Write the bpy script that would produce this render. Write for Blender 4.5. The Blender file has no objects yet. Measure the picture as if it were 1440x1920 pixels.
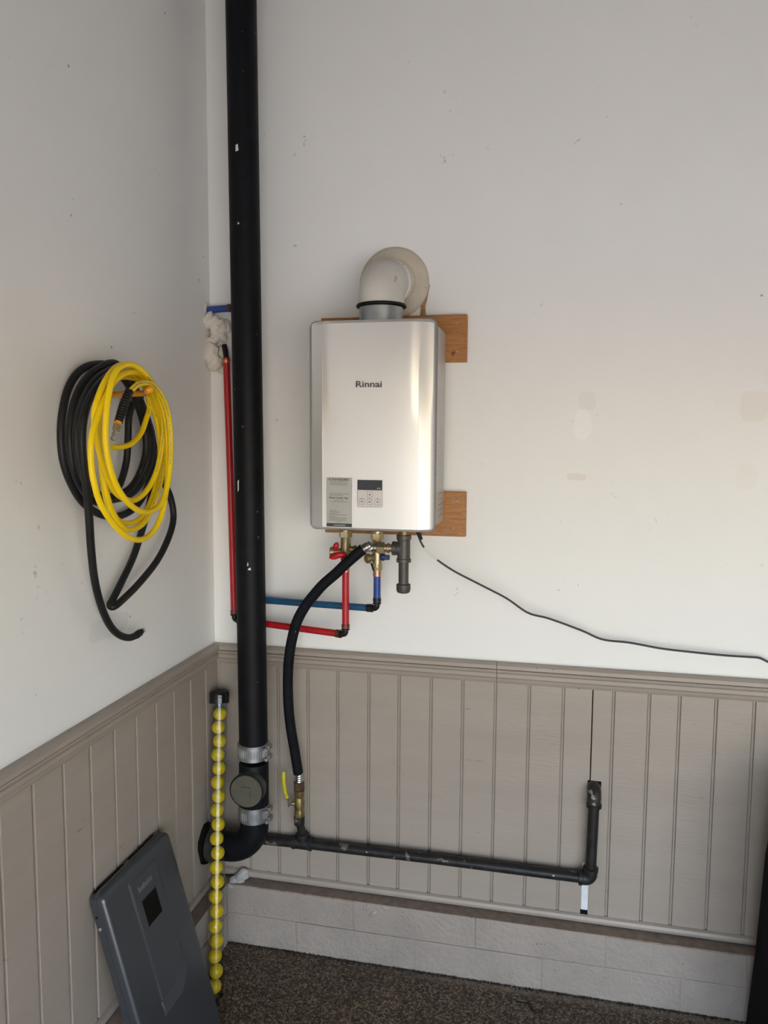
import bpy, math, random
from mathutils import Vector, Matrix
random.seed(7)
PI = math.pi
scene = bpy.context.scene
C = scene.collection

# ---------------------------------------------------------------- camera
cam_data = bpy.data.cameras.new('camera')
cam_data.sensor_fit = 'VERTICAL'
cam_data.sensor_height = 36.0
cam_data.lens = 1451.85 * 36.0 / 1920.0
cam_data.clip_start = 0.05
cam = bpy.data.objects.new('camera', cam_data)
C.objects.link(cam)
YAW, PITCH, ROLL = 0.217394, 0.095758, 0.005947
fw = Vector((-math.sin(YAW) * math.cos(PITCH), math.cos(YAW) * math.cos(PITCH), -math.sin(PITCH)))
rt = Vector((math.cos(YAW), math.sin(YAW), 0))
up = rt.cross(fw)
rt2 = math.cos(ROLL) * rt + math.sin(ROLL) * up
up2 = -math.sin(ROLL) * rt + math.cos(ROLL) * up
cam.matrix_world = Matrix(((rt2.x, up2.x, -fw.x, 1.10072), (rt2.y, up2.y, -fw.y, -2.36449), (rt2.z, up2.z, -fw.z, 1.70427), (0, 0, 0, 1)))
scene.camera = cam

# ---------------------------------------------------------------- sky, sun, exposure
world = bpy.data.worlds.new('sky')
scene.world = world
world.use_nodes = True
wn = world.node_tree.nodes
wl = world.node_tree.links
wn.clear()
wo = wn.new('ShaderNodeOutputWorld')
wb = wn.new('ShaderNodeBackground')
sky = wn.new('ShaderNodeTexSky')
sky.sky_type = 'NISHITA'
sky.sun_disc = False
sky.sun_elevation = math.radians(48)
sky.sun_rotation = math.radians(150)
wb.inputs['Strength'].default_value = 0.30
wl.new(sky.outputs[0], wb.inputs[0])
wl.new(wb.outputs[0], wo.inputs[0])
sun_data = bpy.data.lights.new('sun', 'SUN')
sun_data.energy = 6.0
sun_data.angle = math.radians(0.6)
sun_data.color = (1.0, 0.95, 0.88)
sun = bpy.data.objects.new('sun', sun_data)
C.objects.link(sun)
sun.rotation_euler = Vector((-0.25, 0.55, -0.80)).to_track_quat('-Z', 'Y').to_euler()
scene.view_settings.view_transform = 'Standard'
scene.view_settings.look = 'None'
scene.view_settings.gamma = 1.0
scene.view_settings.use_curve_mapping = False
scene.view_settings.exposure = 1.58

# ---------------------------------------------------------------- materials
MATS = {}
def _ramp(nt, fac, stops):
    r = nt.nodes.new('ShaderNodeValToRGB')
    e = r.color_ramp.elements
    while len(e) < len(stops): e.new(0.5)
    for i, (p, c) in enumerate(stops):
        e[i].position = p
        e[i].color = (c[0], c[1], c[2], 1) if isinstance(c, tuple) else (c, c, c, 1)
    nt.links.new(fac, r.inputs[0])
    return r.outputs[0]
def _coord(nt, scale=(1, 1, 1)):
    g = nt.nodes.new('ShaderNodeNewGeometry')
    m = nt.nodes.new('ShaderNodeMapping')
    m.inputs['Scale'].default_value = scale
    nt.links.new(g.outputs['Position'], m.inputs[0])
    return m.outputs[0]
def _noise(nt, vec, scale, detail=3, rough=0.5, dist=0.0):
    n = nt.nodes.new('ShaderNodeTexNoise')
    n.inputs['Scale'].default_value = scale
    n.inputs['Detail'].default_value = detail
    n.inputs['Roughness'].default_value = rough
    n.inputs['Distortion'].default_value = dist
    nt.links.new(vec, n.inputs['Vector'])
    return n.outputs[0]
def _mix(nt, fac, a, b):
    m = nt.nodes.new('ShaderNodeMix')
    m.data_type = 'RGBA'
    for k, v in ((0, fac), (6, a), (7, b)):
        if isinstance(v, (int, float)): m.inputs[k].default_value = v
        elif isinstance(v, tuple): m.inputs[k].default_value = (v[0], v[1], v[2], 1)
        else: nt.links.new(v, m.inputs[k])
    return m.outputs[2]
def _math(nt, op, a, b=0.0, clamp=False):
    m = nt.nodes.new('ShaderNodeMath')
    m.operation = op
    m.use_clamp = clamp
    for k, v in ((0, a), (1, b)):
        if isinstance(v, (int, float)): m.inputs[k].default_value = v
        else: nt.links.new(v, m.inputs[k])
    return m.outputs[0]
def _bump(nt, bsdf, height, strength, dist=0.002):
    b = nt.nodes.new('ShaderNodeBump')
    b.inputs['Strength'].default_value = strength
    b.inputs['Distance'].default_value = dist
    nt.links.new(height, b.inputs['Height'])
    nt.links.new(b.outputs[0], bsdf.inputs['Normal'])
def mat(name, color, rough=0.5, metal=0.0, vary=0.10, vscale=12.0, bump=0.0, bscale=200.0, flecks=None, spec=0.5, coat=0.0, stretch=(1, 1, 1), bdist=0.002):
    """principled material with procedural colour variation, fine relief and optional flecks (scale, threshold, colour)"""
    m = bpy.data.materials.new(name)
    m.use_nodes = True
    nt = m.node_tree
    b = nt.nodes['Principled BSDF']
    b.inputs['Roughness'].default_value = rough
    b.inputs['Metallic'].default_value = metal
    b.inputs['Specular IOR Level'].default_value = spec
    b.inputs['Coat Weight'].default_value = coat
    vec = _coord(nt, stretch)
    n = _noise(nt, vec, vscale, 4, 0.6)
    lo = tuple(c * (1 - vary) for c in color)
    hi = tuple(min(1, c * (1 + vary)) for c in color)
    col = _ramp(nt, n, [(0.3, lo), (0.7, hi)])
    if flecks:
        for fs, ft, fc in flecks:
            f = _noise(nt, vec, fs, 2, 0.5)
            f = _ramp(nt, f, [(ft, 0.0), (min(1, ft + 0.03), 1.0)])
            col = _mix(nt, f, col, fc)
    nt.links.new(col, b.inputs['Base Color'])
    if bump:
        _bump(nt, b, _noise(nt, vec, bscale, 3, 0.55), bump, bdist)
    MATS[name] = m
    return m

def wall_paint(name, color, patches):
    """eggshell wall paint: orange-peel relief, tiny scuffs, and spackled patches (axis, centre, radius, colour)"""
    m = bpy.data.materials.new(name)
    m.use_nodes = True
    nt = m.node_tree
    b = nt.nodes['Principled BSDF']
    b.inputs['Roughness'].default_value = 0.55
    vec = _coord(nt)
    n = _noise(nt, vec, 2.2, 4, 0.6)
    col = _ramp(nt, n, [(0.3, tuple(c * 0.965 for c in color)), (0.7, color)])
    # sparse scuffs: thin marks where two noises cross
    a = _noise(nt, vec, 7.0, 2, 0.5, 1.2)
    k = _noise(nt, vec, 55.0, 2, 0.5, 0.4)
    a = _ramp(nt, a, [(0.655, 0.0), (0.70, 1.0)])
    k = _ramp(nt, k, [(0.64, 0.0), (0.70, 1.0)])
    sc = _math(nt, 'MULTIPLY', a, k)
    sc = _math(nt, 'MULTIPLY', sc, 0.55)
    col = _mix(nt, sc, col, (0.30, 0.28, 0.26))
    v = nt.nodes.new('ShaderNodeTexVoronoi')
    v.inputs['Scale'].default_value = 7.0
    nt.links.new(vec, v.inputs['Vector'])
    dot = _ramp(nt, v.outputs['Distance'], [(0.018, 1.0), (0.030, 0.0)])
    col = _mix(nt, _math(nt, 'MULTIPLY', dot, 0.7), col, (0.16, 0.13, 0.11))
    sep = nt.nodes.new('ShaderNodeSeparateXYZ')
    nt.links.new(vec, sep.inputs[0])
    wob = _noise(nt, vec, 14.0, 3, 0.6)
    for ax, (cu, cz), (ru, rz), pc, amt in patches:
        du = _math(nt, 'DIVIDE', _math(nt, 'SUBTRACT', sep.outputs[ax], cu), ru)
        dz = _math(nt, 'DIVIDE', _math(nt, 'SUBTRACT', sep.outputs[2], cz), rz)
        d2 = _math(nt, 'ADD', _math(nt, 'POWER', _math(nt, 'ABSOLUTE', du), 3.0), _math(nt, 'POWER', _math(nt, 'ABSOLUTE', dz), 3.0))
        d2 = _math(nt, 'ADD', d2, _math(nt, 'MULTIPLY', _math(nt, 'SUBTRACT', wob, 0.5), 1.6))
        mk = _ramp(nt, d2, [(0.70, amt), (0.95, 0.0)])
        col = _mix(nt, mk, col, pc)
    nt.links.new(col, b.inputs['Base Color'])
    _bump(nt, b, _noise(nt, vec, 160.0, 3, 0.5), 0.10, 0.002)
    MATS[name] = m
    return m

def timber(name, c1, c2):
    m = bpy.data.materials.new(name)
    m.use_nodes = True
    nt = m.node_tree
    b = nt.nodes['Principled BSDF']
    b.inputs['Roughness'].default_value = 0.5
    vec = _coord(nt, (1.2, 1.0, 26.0))
    w = _noise(nt, vec, 9.0, 5, 0.6, 0.8)
    col = _ramp(nt, w, [(0.30, c1), (0.48, c2), (0.56, c1), (0.72, c2)])
    kn = _noise(nt, _coord(nt), 17.0, 2, 0.5)
    kn = _ramp(nt, kn, [(0.70, 0.0), (0.74, 1.0)])
    col = _mix(nt, kn, col, (0.09, 0.035, 0.012))
    nt.links.new(col, b.inputs['Base Color'])
    _bump(nt, b, w, 0.15, 0.001)
    MATS[name] = m
    return m

wall_paint('paint_back', (0.86, 0.85, 0.825), [
    (0, (1.186, 1.815), (0.026, 0.030), (0.80, 0.78, 0.74), 0.6),
    (0, (1.176, 1.745), (0.028, 0.050), (0.90, 0.89, 0.87), 0.7),
    (0, (1.163, 1.592), (0.030, 0.012), (0.72, 0.67, 0.58), 0.5),
    (0, (1.640, 1.800), (0.040, 0.045), (0.76, 0.70, 0.60), 0.35),
    (0, (1.630, 1.600), (0.030, 0.040), (0.78, 0.74, 0.66), 0.2)])
wall_paint('paint_left', (0.86, 0.85, 0.825), [
    (1, (-0.62, 1.22), (0.10, 0.03), (0.72, 0.71, 0.69), 0.5)])
mat('siding_paint', (0.345, 0.293, 0.248), 0.50, vary=0.06, vscale=4.0, bump=0.30, bscale=60.0, stretch=(0.4, 0.4, 3.0),
    flecks=[(30.0, 0.745, (0.20, 0.165, 0.145))])
mat('trim_paint', (0.345, 0.293, 0.248), 0.42, vary=0.06, vscale=5.0, bump=0.08, bscale=90.0, flecks=[(45.0, 0.74, (0.17, 0.14, 0.12))])
mat('footing_paint', (0.335, 0.290, 0.255), 0.45, vary=0.10, vscale=8.0, bump=0.9, bscale=75.0, bdist=0.004,
    flecks=[(70.0, 0.735, (0.14, 0.115, 0.095))])
mat('mortar', (0.30, 0.26, 0.235), 0.8, vary=0.15, bump=0.6, bscale=150.0)
mat('ledge_dirt_shade', (0.27, 0.205, 0.160), 0.85, vary=0.25, vscale=40.0, bump=0.5, bscale=150.0)  # dirty footing paint, base colour also darkened for the shade under the moulding
mat('ceiling_paint', (0.17, 0.17, 0.17), 0.8)
mat('driveway_concrete', (0.47, 0.44, 0.40), 0.85, vary=0.08, vscale=1.5, bump=0.2)
mat('abs_black', (0.0055, 0.006, 0.008), 0.50, spec=0.16, vary=0.30, vscale=25.0, bump=0.05, bscale=250.0, flecks=[(62.0, 0.755, (0.22, 0.21, 0.19))])
mat('abs_grey', (0.045, 0.044, 0.043), 0.40, spec=0.3, vary=0.5, vscale=22.0, bump=0.15, flecks=[(26.0, 0.64, (0.20, 0.19, 0.17))])
mat('cleanout_plug', (0.085, 0.080, 0.058), 0.6, vary=0.12, vscale=30.0, bump=0.1)
mat('hub_olive', (0.055, 0.052, 0.042), 0.5, spec=0.3, vary=0.3, vscale=25.0, bump=0.1)
mat('clamp_steel', (0.42, 0.435, 0.445), 0.32, 0.85, vary=0.12, vscale=40.0, bump=0.05)
mat('steel_dull', (0.42, 0.41, 0.39), 0.42, 0.85, vary=0.15, vscale=40.0)
mat('flex_steel', (0.62, 0.61, 0.58), 0.26, 1.0, vary=0.08)
mat('black_iron', (0.022, 0.021, 0.021), 0.40, 0.2, spec=0.3, vary=0.45, vscale=30.0, bump=0.25, bscale=160.0, flecks=[(24.0, 0.665, (0.15, 0.125, 0.105)), (70.0, 0.735, (0.36, 0.34, 0.31))])
mat('smeared_iron', (0.030, 0.028, 0.026), 0.5, 0.1, spec=0.3, vary=0.4, vscale=30.0, bump=0.3, flecks=[(36.0, 0.53, (0.25, 0.225, 0.19))])
mat('grey_iron', (0.080, 0.073, 0.068), 0.46, 0.4, vary=0.18, vscale=40.0, bump=0.12)
mat('brass', (0.42, 0.34, 0.20), 0.36, 0.85, vary=0.18, vscale=45.0, bump=0.05)
mat('old_brass', (0.27, 0.20, 0.085), 0.45, 0.8, vary=0.35, vscale=60.0, bump=0.15)
mat('copper', (0.62, 0.29, 0.19), 0.32, 0.9, vary=0.15, vscale=60.0)
mat('dark_copper', (0.13, 0.075, 0.055), 0.5, 0.6, vary=0.25, vscale=60.0)
mat('pex_red', (0.46, 0.010, 0.018), 0.36, vary=0.08, vscale=14.0)
mat('pex_blue', (0.018, 0.060, 0.30), 0.40, vary=0.10, vscale=14.0)
mat('pex_teal', (0.012, 0.085, 0.19), 0.42, vary=0.18, vscale=20.0)
mat('pex_fitting', (0.012, 0.011, 0.011), 0.35, spec=0.3, vary=0.2)
mat('handle_red', (0.50, 0.008, 0.015), 0.40, vary=0.10)
mat('handle_blue', (0.015, 0.030, 0.12), 0.40, vary=0.10)
mat('handle_yellow', (0.52, 0.44, 0.02), 0.40, vary=0.15, vscale=40.0, flecks=[(60.0, 0.70, (0.15, 0.13, 0.05))])
mat('silver_paint', (0.80, 0.785, 0.77), 0.26, 0.60, vary=0.015, vscale=3.0, spec=0.5)
mat('heater_rim', (0.24, 0.24, 0.25), 0.38, 0.5, vary=0.05)
mat('heater_case', (0.56, 0.535, 0.51), 0.42, 0.35, vary=0.03)
mat('sticker_grey', (0.43, 0.42, 0.39), 0.55, vary=0.05)
mat('ink', (0.040, 0.040, 0.043), 0.5, vary=0.05)
mat('ink_soft', (0.17, 0.165, 0.155), 0.6, vary=0.05)
mat('plate_print', (0.40, 0.385, 0.37), 0.5, vary=0.05)
mat('white_print', (0.72, 0.72, 0.70), 0.5, vary=0.03)
mat('display_black', (0.030, 0.030, 0.038), 0.22, vary=0.05)
mat('keypad_silver', (0.62, 0.58, 0.56), 0.4, 0.2, vary=0.03)
mat('vent_white', (0.66, 0.63, 0.57), 0.45, vary=0.07, vscale=9.0, bump=0.05, flecks=[(30.0, 0.735, (0.48, 0.44, 0.38))])
mat('flange_cream', (0.60, 0.53, 0.42), 0.55, vary=0.08, vscale=14.0, bump=0.08, flecks=[(40.0, 0.69, (0.33, 0.27, 0.19))])
mat('rubber_black', (0.008, 0.008, 0.009), 0.5, spec=0.25, vary=0.2)
mat('hose_sleeve', (0.006, 0.007, 0.010), 0.62, spec=0.16, vary=0.35, vscale=30.0, bump=0.12, bscale=300.0, flecks=[(48.0, 0.735, (0.20, 0.20, 0.19))])
mat('hose_black', (0.014, 0.015, 0.016), 0.42, spec=0.22, vary=0.25, vscale=18.0, bump=0.10, bscale=200.0)
mat('hose_yellow', (0.86, 0.60, 0.004), 0.36, spec=0.3, vary=0.06, vscale=10.0, bump=0.03)
mat('hook_orange', (0.80, 0.33, 0.01), 0.35, vary=0.10)
mat('cord_black', (0.016, 0.016, 0.017), 0.40, vary=0.15)
mat('plaster', (0.70, 0.65, 0.57), 0.65, vary=0.12, vscale=35.0, bump=0.7, bscale=70.0, bdist=0.004, flecks=[(60.0, 0.72, (0.33, 0.29, 0.24))])
mat('caulk_grey', (0.36, 0.345, 0.33), 0.5, vary=0.15, vscale=50.0, bump=0.3)
mat('raw_white', (0.68, 0.72, 0.77), 0.5, vary=0.08, vscale=40.0, flecks=[(80.0, 0.68, (0.25, 0.24, 0.24))])
mat('gap_dark', (0.008, 0.007, 0.006), 0.9, spec=0.1, vary=0.3)
mat('torn_paper', (0.36, 0.22, 0.11), 0.85, vary=0.35, vscale=60.0, bump=0.6)
mat('cover_grey', (0.075, 0.080, 0.088), 0.30, 0.5, vary=0.04, vscale=6.0)
mat('cover_mark', (0.20, 0.20, 0.20), 0.4, 0.4, vary=0.1)
mat('bag_black', (0.006, 0.006, 0.009), 0.8, spec=0.1, vary=0.3, bump=0.35, bscale=260.0)
mat('tube_cap', (0.008, 0.008, 0.009), 0.16, vary=0.1)
mat('grit', (0.028, 0.020, 0.015), 0.9, vary=0.8, vscale=90.0)
timber('cedar', (0.29, 0.110, 0.022), (0.45, 0.200, 0.055))

def ball_material():
    m = bpy.data.materials.new('ball_yellow')
    m.use_nodes = True
    nt = m.node_tree
    b = nt.nodes['Principled BSDF']
    b.inputs['Roughness'].default_value = 0.32
    tc = nt.nodes.new('ShaderNodeTexCoord')
    v = nt.nodes.new('ShaderNodeTexVoronoi')
    v.feature = 'SMOOTH_F1'
    v.inputs['Scale'].default_value = 240.0
    nt.links.new(tc.outputs['Object'], v.inputs['Vector'])
    n = _noise(nt, tc.outputs['Object'], 60.0, 3, 0.5)
    nt.links.new(_ramp(nt, n, [(0.3, (0.66, 0.45, 0.004)), (0.7, (0.76, 0.56, 0.010))]), b.inputs['Base Color'])
    _bump(nt, b, v.outputs['Distance'], 0.6, 0.0015)
    MATS['ball_yellow'] = m
ball_material()

def clear_plastic():
    m = bpy.data.materials.new('clear_plastic')
    m.use_nodes = True
    nt = m.node_tree
    nt.nodes.remove(nt.nodes['Principled BSDF'])
    out = nt.nodes['Material Output']
    t = nt.nodes.new('ShaderNodeBsdfTransparent')
    t.inputs[0].default_value = (0.93, 0.94, 0.94, 1)
    g = nt.nodes.new('ShaderNodeBsdfGlossy')
    n = _noise(nt, _coord(nt), 40.0, 3, 0.6)
    nt.links.new(_ramp(nt, n, [(0.3, 0.03), (0.8, 0.07)]), g.inputs['Roughness'])
    f = nt.nodes.new('ShaderNodeLayerWeight')
    fac = _math(nt, 'POWER', f.outputs['Facing'], 4.0)
    fac = _math(nt, 'ADD', _math(nt, 'MULTIPLY', fac, 0.40), 0.022)
    mx = nt.nodes.new('ShaderNodeMixShader')
    nt.links.new(fac, mx.inputs[0])
    nt.links.new(t.outputs[0], mx.inputs[1])
    nt.links.new(g.outputs[0], mx.inputs[2])
    nt.links.new(mx.outputs[0], out.inputs[0])
    MATS['clear_plastic'] = m
clear_plastic()

def flake_floor():
    m = bpy.data.materials.new('flake_floor')
    m.use_nodes = True
    nt = m.node_tree
    b = nt.nodes['Principled BSDF']
    b.inputs['Roughness'].default_value = 0.45
    vec = _coord(nt)
    v = nt.nodes.new('ShaderNodeTexVoronoi')
    v.inputs['Scale'].default_value = 190.0
    nt.links.new(vec, v.inputs['Vector'])
    s = nt.nodes.new('ShaderNodeSeparateColor')
    nt.links.new(v.outputs['Color'], s.inputs[0])
    col = _ramp(nt, s.outputs[0], [(0.0, (0.008, 0.005, 0.003)), (0.32, (0.030, 0.018, 0.010)), (0.55, (0.105, 0.068, 0.038)), (0.80, (0.21, 0.145, 0.088)), (1.0, (0.32, 0.245, 0.165))])
    big = _noise(nt, vec, 5.0, 4, 0.6)
    col = _mix(nt, _ramp(nt, big, [(0.35, 0.0), (0.75, 0.45)]), col, (0.045, 0.028, 0.018))
    # dusty strip along the foot of the back wall
    sep = nt.nodes.new('ShaderNodeSeparateXYZ')
    nt.links.new(vec, sep.inputs[0])
    edge = _math(nt, 'ADD', sep.outputs[1], _math(nt, 'MULTIPLY', _math(nt, 'SUBTRACT', _noise(nt, vec, 30.0, 4, 0.6), 0.5), 0.05))
    dust = _ramp(nt, _math(nt, 'MULTIPLY', edge, -1.0), [(0.060, 0.0), (0.075, 0.6), (0.100, 0.0)])
    far = _ramp(nt, _math(nt, 'MULTIPLY', sep.outputs[0], 0.5), [(0.25, 0.0), (0.45, 1.0)])
    col = _mix(nt, _math(nt, 'MULTIPLY', dust, far), col, (0.24, 0.20, 0.16))
    nt.links.new(col, b.inputs['Base Color'])
    _bump(nt, b, v.outputs['Distance'], 0.25, 0.001)
    MATS['flake_floor'] = m
flake_floor()

# ---------------------------------------------------------------- mesh helpers
WL = {}                      # world location of every built object
def smooth_path(pts, n=8, closed=False):
    P = [Vector(p) for p in pts]
    out = []
    N = len(P)
    rng = range(N) if closed else range(N - 1)
    for i in rng:
        if closed:
            a, b, c, d = P[(i - 1) % N], P[i], P[(i + 1) % N], P[(i + 2) % N]
        else:
            b, c = P[i], P[i + 1]
            a = P[i - 1] if i > 0 else b * 2 - c
            d = P[i + 2] if i + 2 < N else c * 2 - b
        for k in range(n):
            t = k / n
            out.append(0.5 * ((2 * b) + (c - a) * t + (2 * a - 5 * b + 4 * c - d) * t * t + (3 * b - a - 3 * c + d) * t ** 3))
    if not closed: out.append(P[-1])
    return out
def arc(center, a, b, r, n=8, a0=0.0, a1=PI / 2):
    """points on a circle in the plane of unit vectors a, b"""
    c = Vector(center); a = Vector(a); b = Vector(b)
    return [c + a * (r * math.cos(a0 + (a1 - a0) * i / n)) + b * (r * math.sin(a0 + (a1 - a0) * i / n)) for i in range(n + 1)]
class MB:
    def __init__(self): self.v = []; self.f = []
    def add(self, v, f):
        o = len(self.v)
        self.v += [Vector(p) for p in v]
        self.f += [tuple(i + o for i in q) for q in f]
        return self
    def box(self, a, b):
        (x0, y0, z0), (x1, y1, z1) = a, b
        x0, x1 = min(x0, x1), max(x0, x1); y0, y1 = min(y0, y1), max(y0, y1); z0, z1 = min(z0, z1), max(z0, z1)
        v = [(x0, y0, z0), (x1, y0, z0), (x1, y1, z0), (x0, y1, z0), (x0, y0, z1), (x1, y0, z1), (x1, y1, z1), (x0, y1, z1)]
        return self.add(v, [(0, 3, 2, 1), (4, 5, 6, 7), (0, 1, 5, 4), (1, 2, 6, 5), (2, 3, 7, 6), (3, 0, 4, 7)])
    def tube(self, pts, r, seg=14, closed=False, caps=True):
        P = [Vector(p) for p in pts]
        N = len(P)
        R = r if isinstance(r, (list, tuple)) else [r] * N
        T = []
        for i in range(N):
            t = (P[(i + 1) % N] - P[i - 1]) if closed else (P[min(i + 1, N - 1)] - P[max(i - 1, 0)])
            T.append(t.normalized())
        n = T[0].orthogonal().normalized()
        v = []
        for i in range(N):
            n = (n - T[i] * n.dot(T[i])).normalized()
            b = T[i].cross(n)
            for k in range(seg):
                a = 2 * PI * k / seg
                v.append(P[i] + (n * math.cos(a) + b * math.sin(a)) * R[i])
        f = []
        for i in range(N if closed else N - 1):
            j = (i + 1) % N
            for k in range(seg):
                l = (k + 1) % seg
                f.append((i * seg + k, i * seg + l, j * seg + l, j * seg + k))
        if caps and not closed:
            f.append(tuple(range(seg - 1, -1, -1)))
            f.append(tuple((N - 1) * seg + k for k in range(seg)))
        return self.add(v, f)
    def lathe(self, prof, origin, axis=(0, 0, 1), seg=28, mod=None, phase=0.0):
        """prof: (radius, height) along axis; mod(angle, index) scales the radius"""
        o = Vector(origin); ax = Vector(axis).normalized()
        n = ax.orthogonal().normalized()
        if abs(ax.z) > 0.99: n = Vector((1, 0, 0))
        b = ax.cross(n)
        v = []
        for i, (r, h) in enumerate(prof):
            for k in range(seg):
                a = 2 * PI * k / seg + phase
                rr = r * (mod(a, i) if mod else 1)
                v.append(o + ax * h + (n * math.cos(a) + b * math.sin(a)) * rr)
        f = []
        for i in range(len(prof) - 1):
            for k in range(seg):
                l = (k + 1) % seg
                f.append((i * seg + k, i * seg + l, (i + 1) * seg + l, (i + 1) * seg + k))
        f.append(tuple(range(seg - 1, -1, -1)))
        f.append(tuple((len(prof) - 1) * seg + k for k in range(seg)))
        return self.add(v, f)
    def extrude(self, poly, a, b):
        """closed polygon of 3D points shifted from offset a to offset b"""
        n = len(poly)
        a = Vector(a); b = Vector(b)
        v = [Vector(p) + a for p in poly] + [Vector(p) + b for p in poly]
        f = [(i, (i + 1) % n, n + (i + 1) % n, n + i) for i in range(n)] + [tuple(range(n - 1, -1, -1)), tuple(range(n, 2 * n))]
        return self.add(v, f)
    def loft(self, rings, caps=True):
        n = len(rings[0])
        v = [p for r in rings for p in r]
        f = []
        for i in range(len(rings) - 1):
            for k in range(n):
                l = (k + 1) % n
                f.append((i * n + k, i * n + l, (i + 1) * n + l, (i + 1) * n + k))
        if caps:
            f.append(tuple(range(n - 1, -1, -1)))
            f.append(tuple((len(rings) - 1) * n + k for k in range(n)))
        return self.add(v, f)
    def build(self, name, material, parent=None, smooth=35, bevel=0.0, fix=True, origin=None):
        if parent is not None:
            loc = WL[parent.name]
        if origin is None:
            xs = [p.x for p in self.v]; ys = [p.y for p in self.v]; zs = [p.z for p in self.v]
            origin = Vector(((min(xs) + max(xs)) / 2, (min(ys) + max(ys)) / 2, min(zs)))
        else: origin = Vector(origin)
        me = bpy.data.meshes.new(name)
        me.from_pydata([tuple(p - origin) for p in self.v], [], self.f)
        if fix:
            import bmesh
            bm = bmesh.new(); bm.from_mesh(me)
            bmesh.ops.recalc_face_normals(bm, faces=bm.faces)
            bm.to_mesh(me); bm.free()
        if smooth:
            me.shade_smooth()
            me.set_sharp_from_angle(angle=math.radians(smooth))
        me.materials.append(MATS[material])
        o = bpy.data.objects.new(name, me)
        C.objects.link(o)
        WL[o.name] = origin
        if parent is not None:
            o.parent = parent
            o.location = origin - loc
        else:
            o.location = origin
        if bevel:
            md = o.modifiers.new('bevel', 'BEVEL')
            md.width = bevel; md.segments = 2; md.limit_method = 'ANGLE'; md.angle_limit = math.radians(40)
        return o
def tag(o, label, cat, group=None):
    o['label'] = label; o['category'] = cat
    if group: o['group'] = group
    return o
def thing(name, label, cat, loc, group=None):
    o = bpy.data.objects.new(name, None)
    o.empty_display_size = 0.05
    C.objects.link(o)
    o.location = loc
    WL[o.name] = Vector(loc)
    return tag(o, label, cat, group)
def struct(o, label=None):
    o['kind'] = 'structure'
    if label: o['label'] = label
    return o
def hexmod(a, i):
    a = (a % (PI / 3)) - PI / 6
    return math.cos(PI / 6) / math.cos(a)
def text_mesh(name, body, size, origin, material, parent, width=None, bold=0.0, align='LEFT'):
    """flat lettering on a plane facing the room (-y)"""
    cu = bpy.data.curves.new(name, 'FONT')
    cu.body = body; cu.size = size; cu.offset = bold; cu.extrude = 0.00015; cu.align_x = align
    ob = bpy.data.objects.new(name, cu)
    C.objects.link(ob)
    bpy.context.view_layer.update()
    me = bpy.data.meshes.new_from_object(ob.evaluated_get(bpy.context.evaluated_depsgraph_get()))
    bpy.data.objects.remove(ob)
    xs = [v.co.x for v in me.vertices]
    sx = 1.0 if width is None else width / (max(xs) - min(xs))
    x0 = min(xs) if align == 'LEFT' else 0.0
    mb = MB()
    mb.add([(origin[0] + (v.co.x - x0) * sx, origin[1] - v.co.z, origin[2] + v.co.y) for v in me.vertices], [tuple(p.vertices) for p in me.polygons])
    bpy.data.meshes.remove(me)
    return mb.build(name, material, parent, smooth=0)

# ================================================================ the room
XR, YF, ZC = 5.6, -3.7, 3.15          # garage: right wall, door wall, ceiling
struct(MB().box((-0.15, YF, -0.1), (XR, 0.15, 0)).build('floor', 'flake_floor', smooth=0), 'brown speckled flake coated floor')
wall_back = struct(MB().box((0, 0, 0), (XR, 0.12, ZC)).build('wall_back', 'paint_back', smooth=0), 'white painted wall behind the water heater above taupe siding')
wall_left = struct(MB().box((-0.12, YF, 0), (0, 0.12, ZC)).build('wall_left', 'paint_left', smooth=0), 'white painted side wall with the hanging hoses')
struct(MB().box((-0.12, YF - 0.12, ZC), (XR + 0.12, 0.12, ZC + 0.1)).build('ceiling', 'ceiling_paint', smooth=0))
struct(MB().box((XR, YF, 0), (XR + 0.12, 0.12, ZC)).build('wall_right', 'paint_left', smooth=0))
wf = MB().box((-0.12, YF - 0.12, 0), (0.45, YF, ZC)).box((4.30, YF - 0.12, 0), (XR + 0.12, YF, ZC)).box((0.45, YF - 0.12, 1.98), (4.30, YF, ZC))
struct(wf.build('wall_front', 'paint_left', smooth=0), 'wall around the open garage door')
struct(MB().box((-14, -26, -0.2), (18, YF - 0.001, -0.02)).build('driveway', 'driveway_concrete', smooth=0), 'sunlit concrete driveway')

# --- siding: backing sheet and separate planks on both walls
RAIL_BOT, SID_BOT = 0.957, 0.236
back_grooves = [0.022, 0.128, 0.230, 0.333, 0.434, 0.538, 0.637, 0.740, 0.840, 0.941, 1.044, 1.146, 1.229, 1.293, 1.395, 1.480, 1.581, 1.684] + [1.786 + 0.1016 * i for i in range(9)]
MB().box((0, 0, SID_BOT), (back_grooves[-1], -0.0035, RAIL_BOT)).build('siding_backing', 'siding_paint', wall_back, smooth=0)
for i in range(len(back_grooves) - 1):
    a, b = back_grooves[i], back_grooves[i + 1]
    ga = 0.0015 if abs(a - 1.229) < 0.001 else 0.001
    gb = 0.0015 if abs(b - 1.229) < 0.001 else 0.0085
    dp = 0.0105 + random.uniform(-0.0006, 0.0006)
    pl = MB().box((a + ga, -0.003, SID_BOT + 0.001), (b - gb, -dp, RAIL_BOT))
    pl.build('plank', 'siding_paint', wall_back, smooth=0, bevel=0.0012)
    # narrow shiplap lip inside the groove
    if gb > 0.005:
        MB().box((b - 0.0062, -0.003, SID_BOT + 0.001), (b - 0.0022, -0.0068, RAIL_BOT)).build('groove_lip', 'siding_paint', wall_back, smooth=0, bevel=0.0008)
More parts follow.
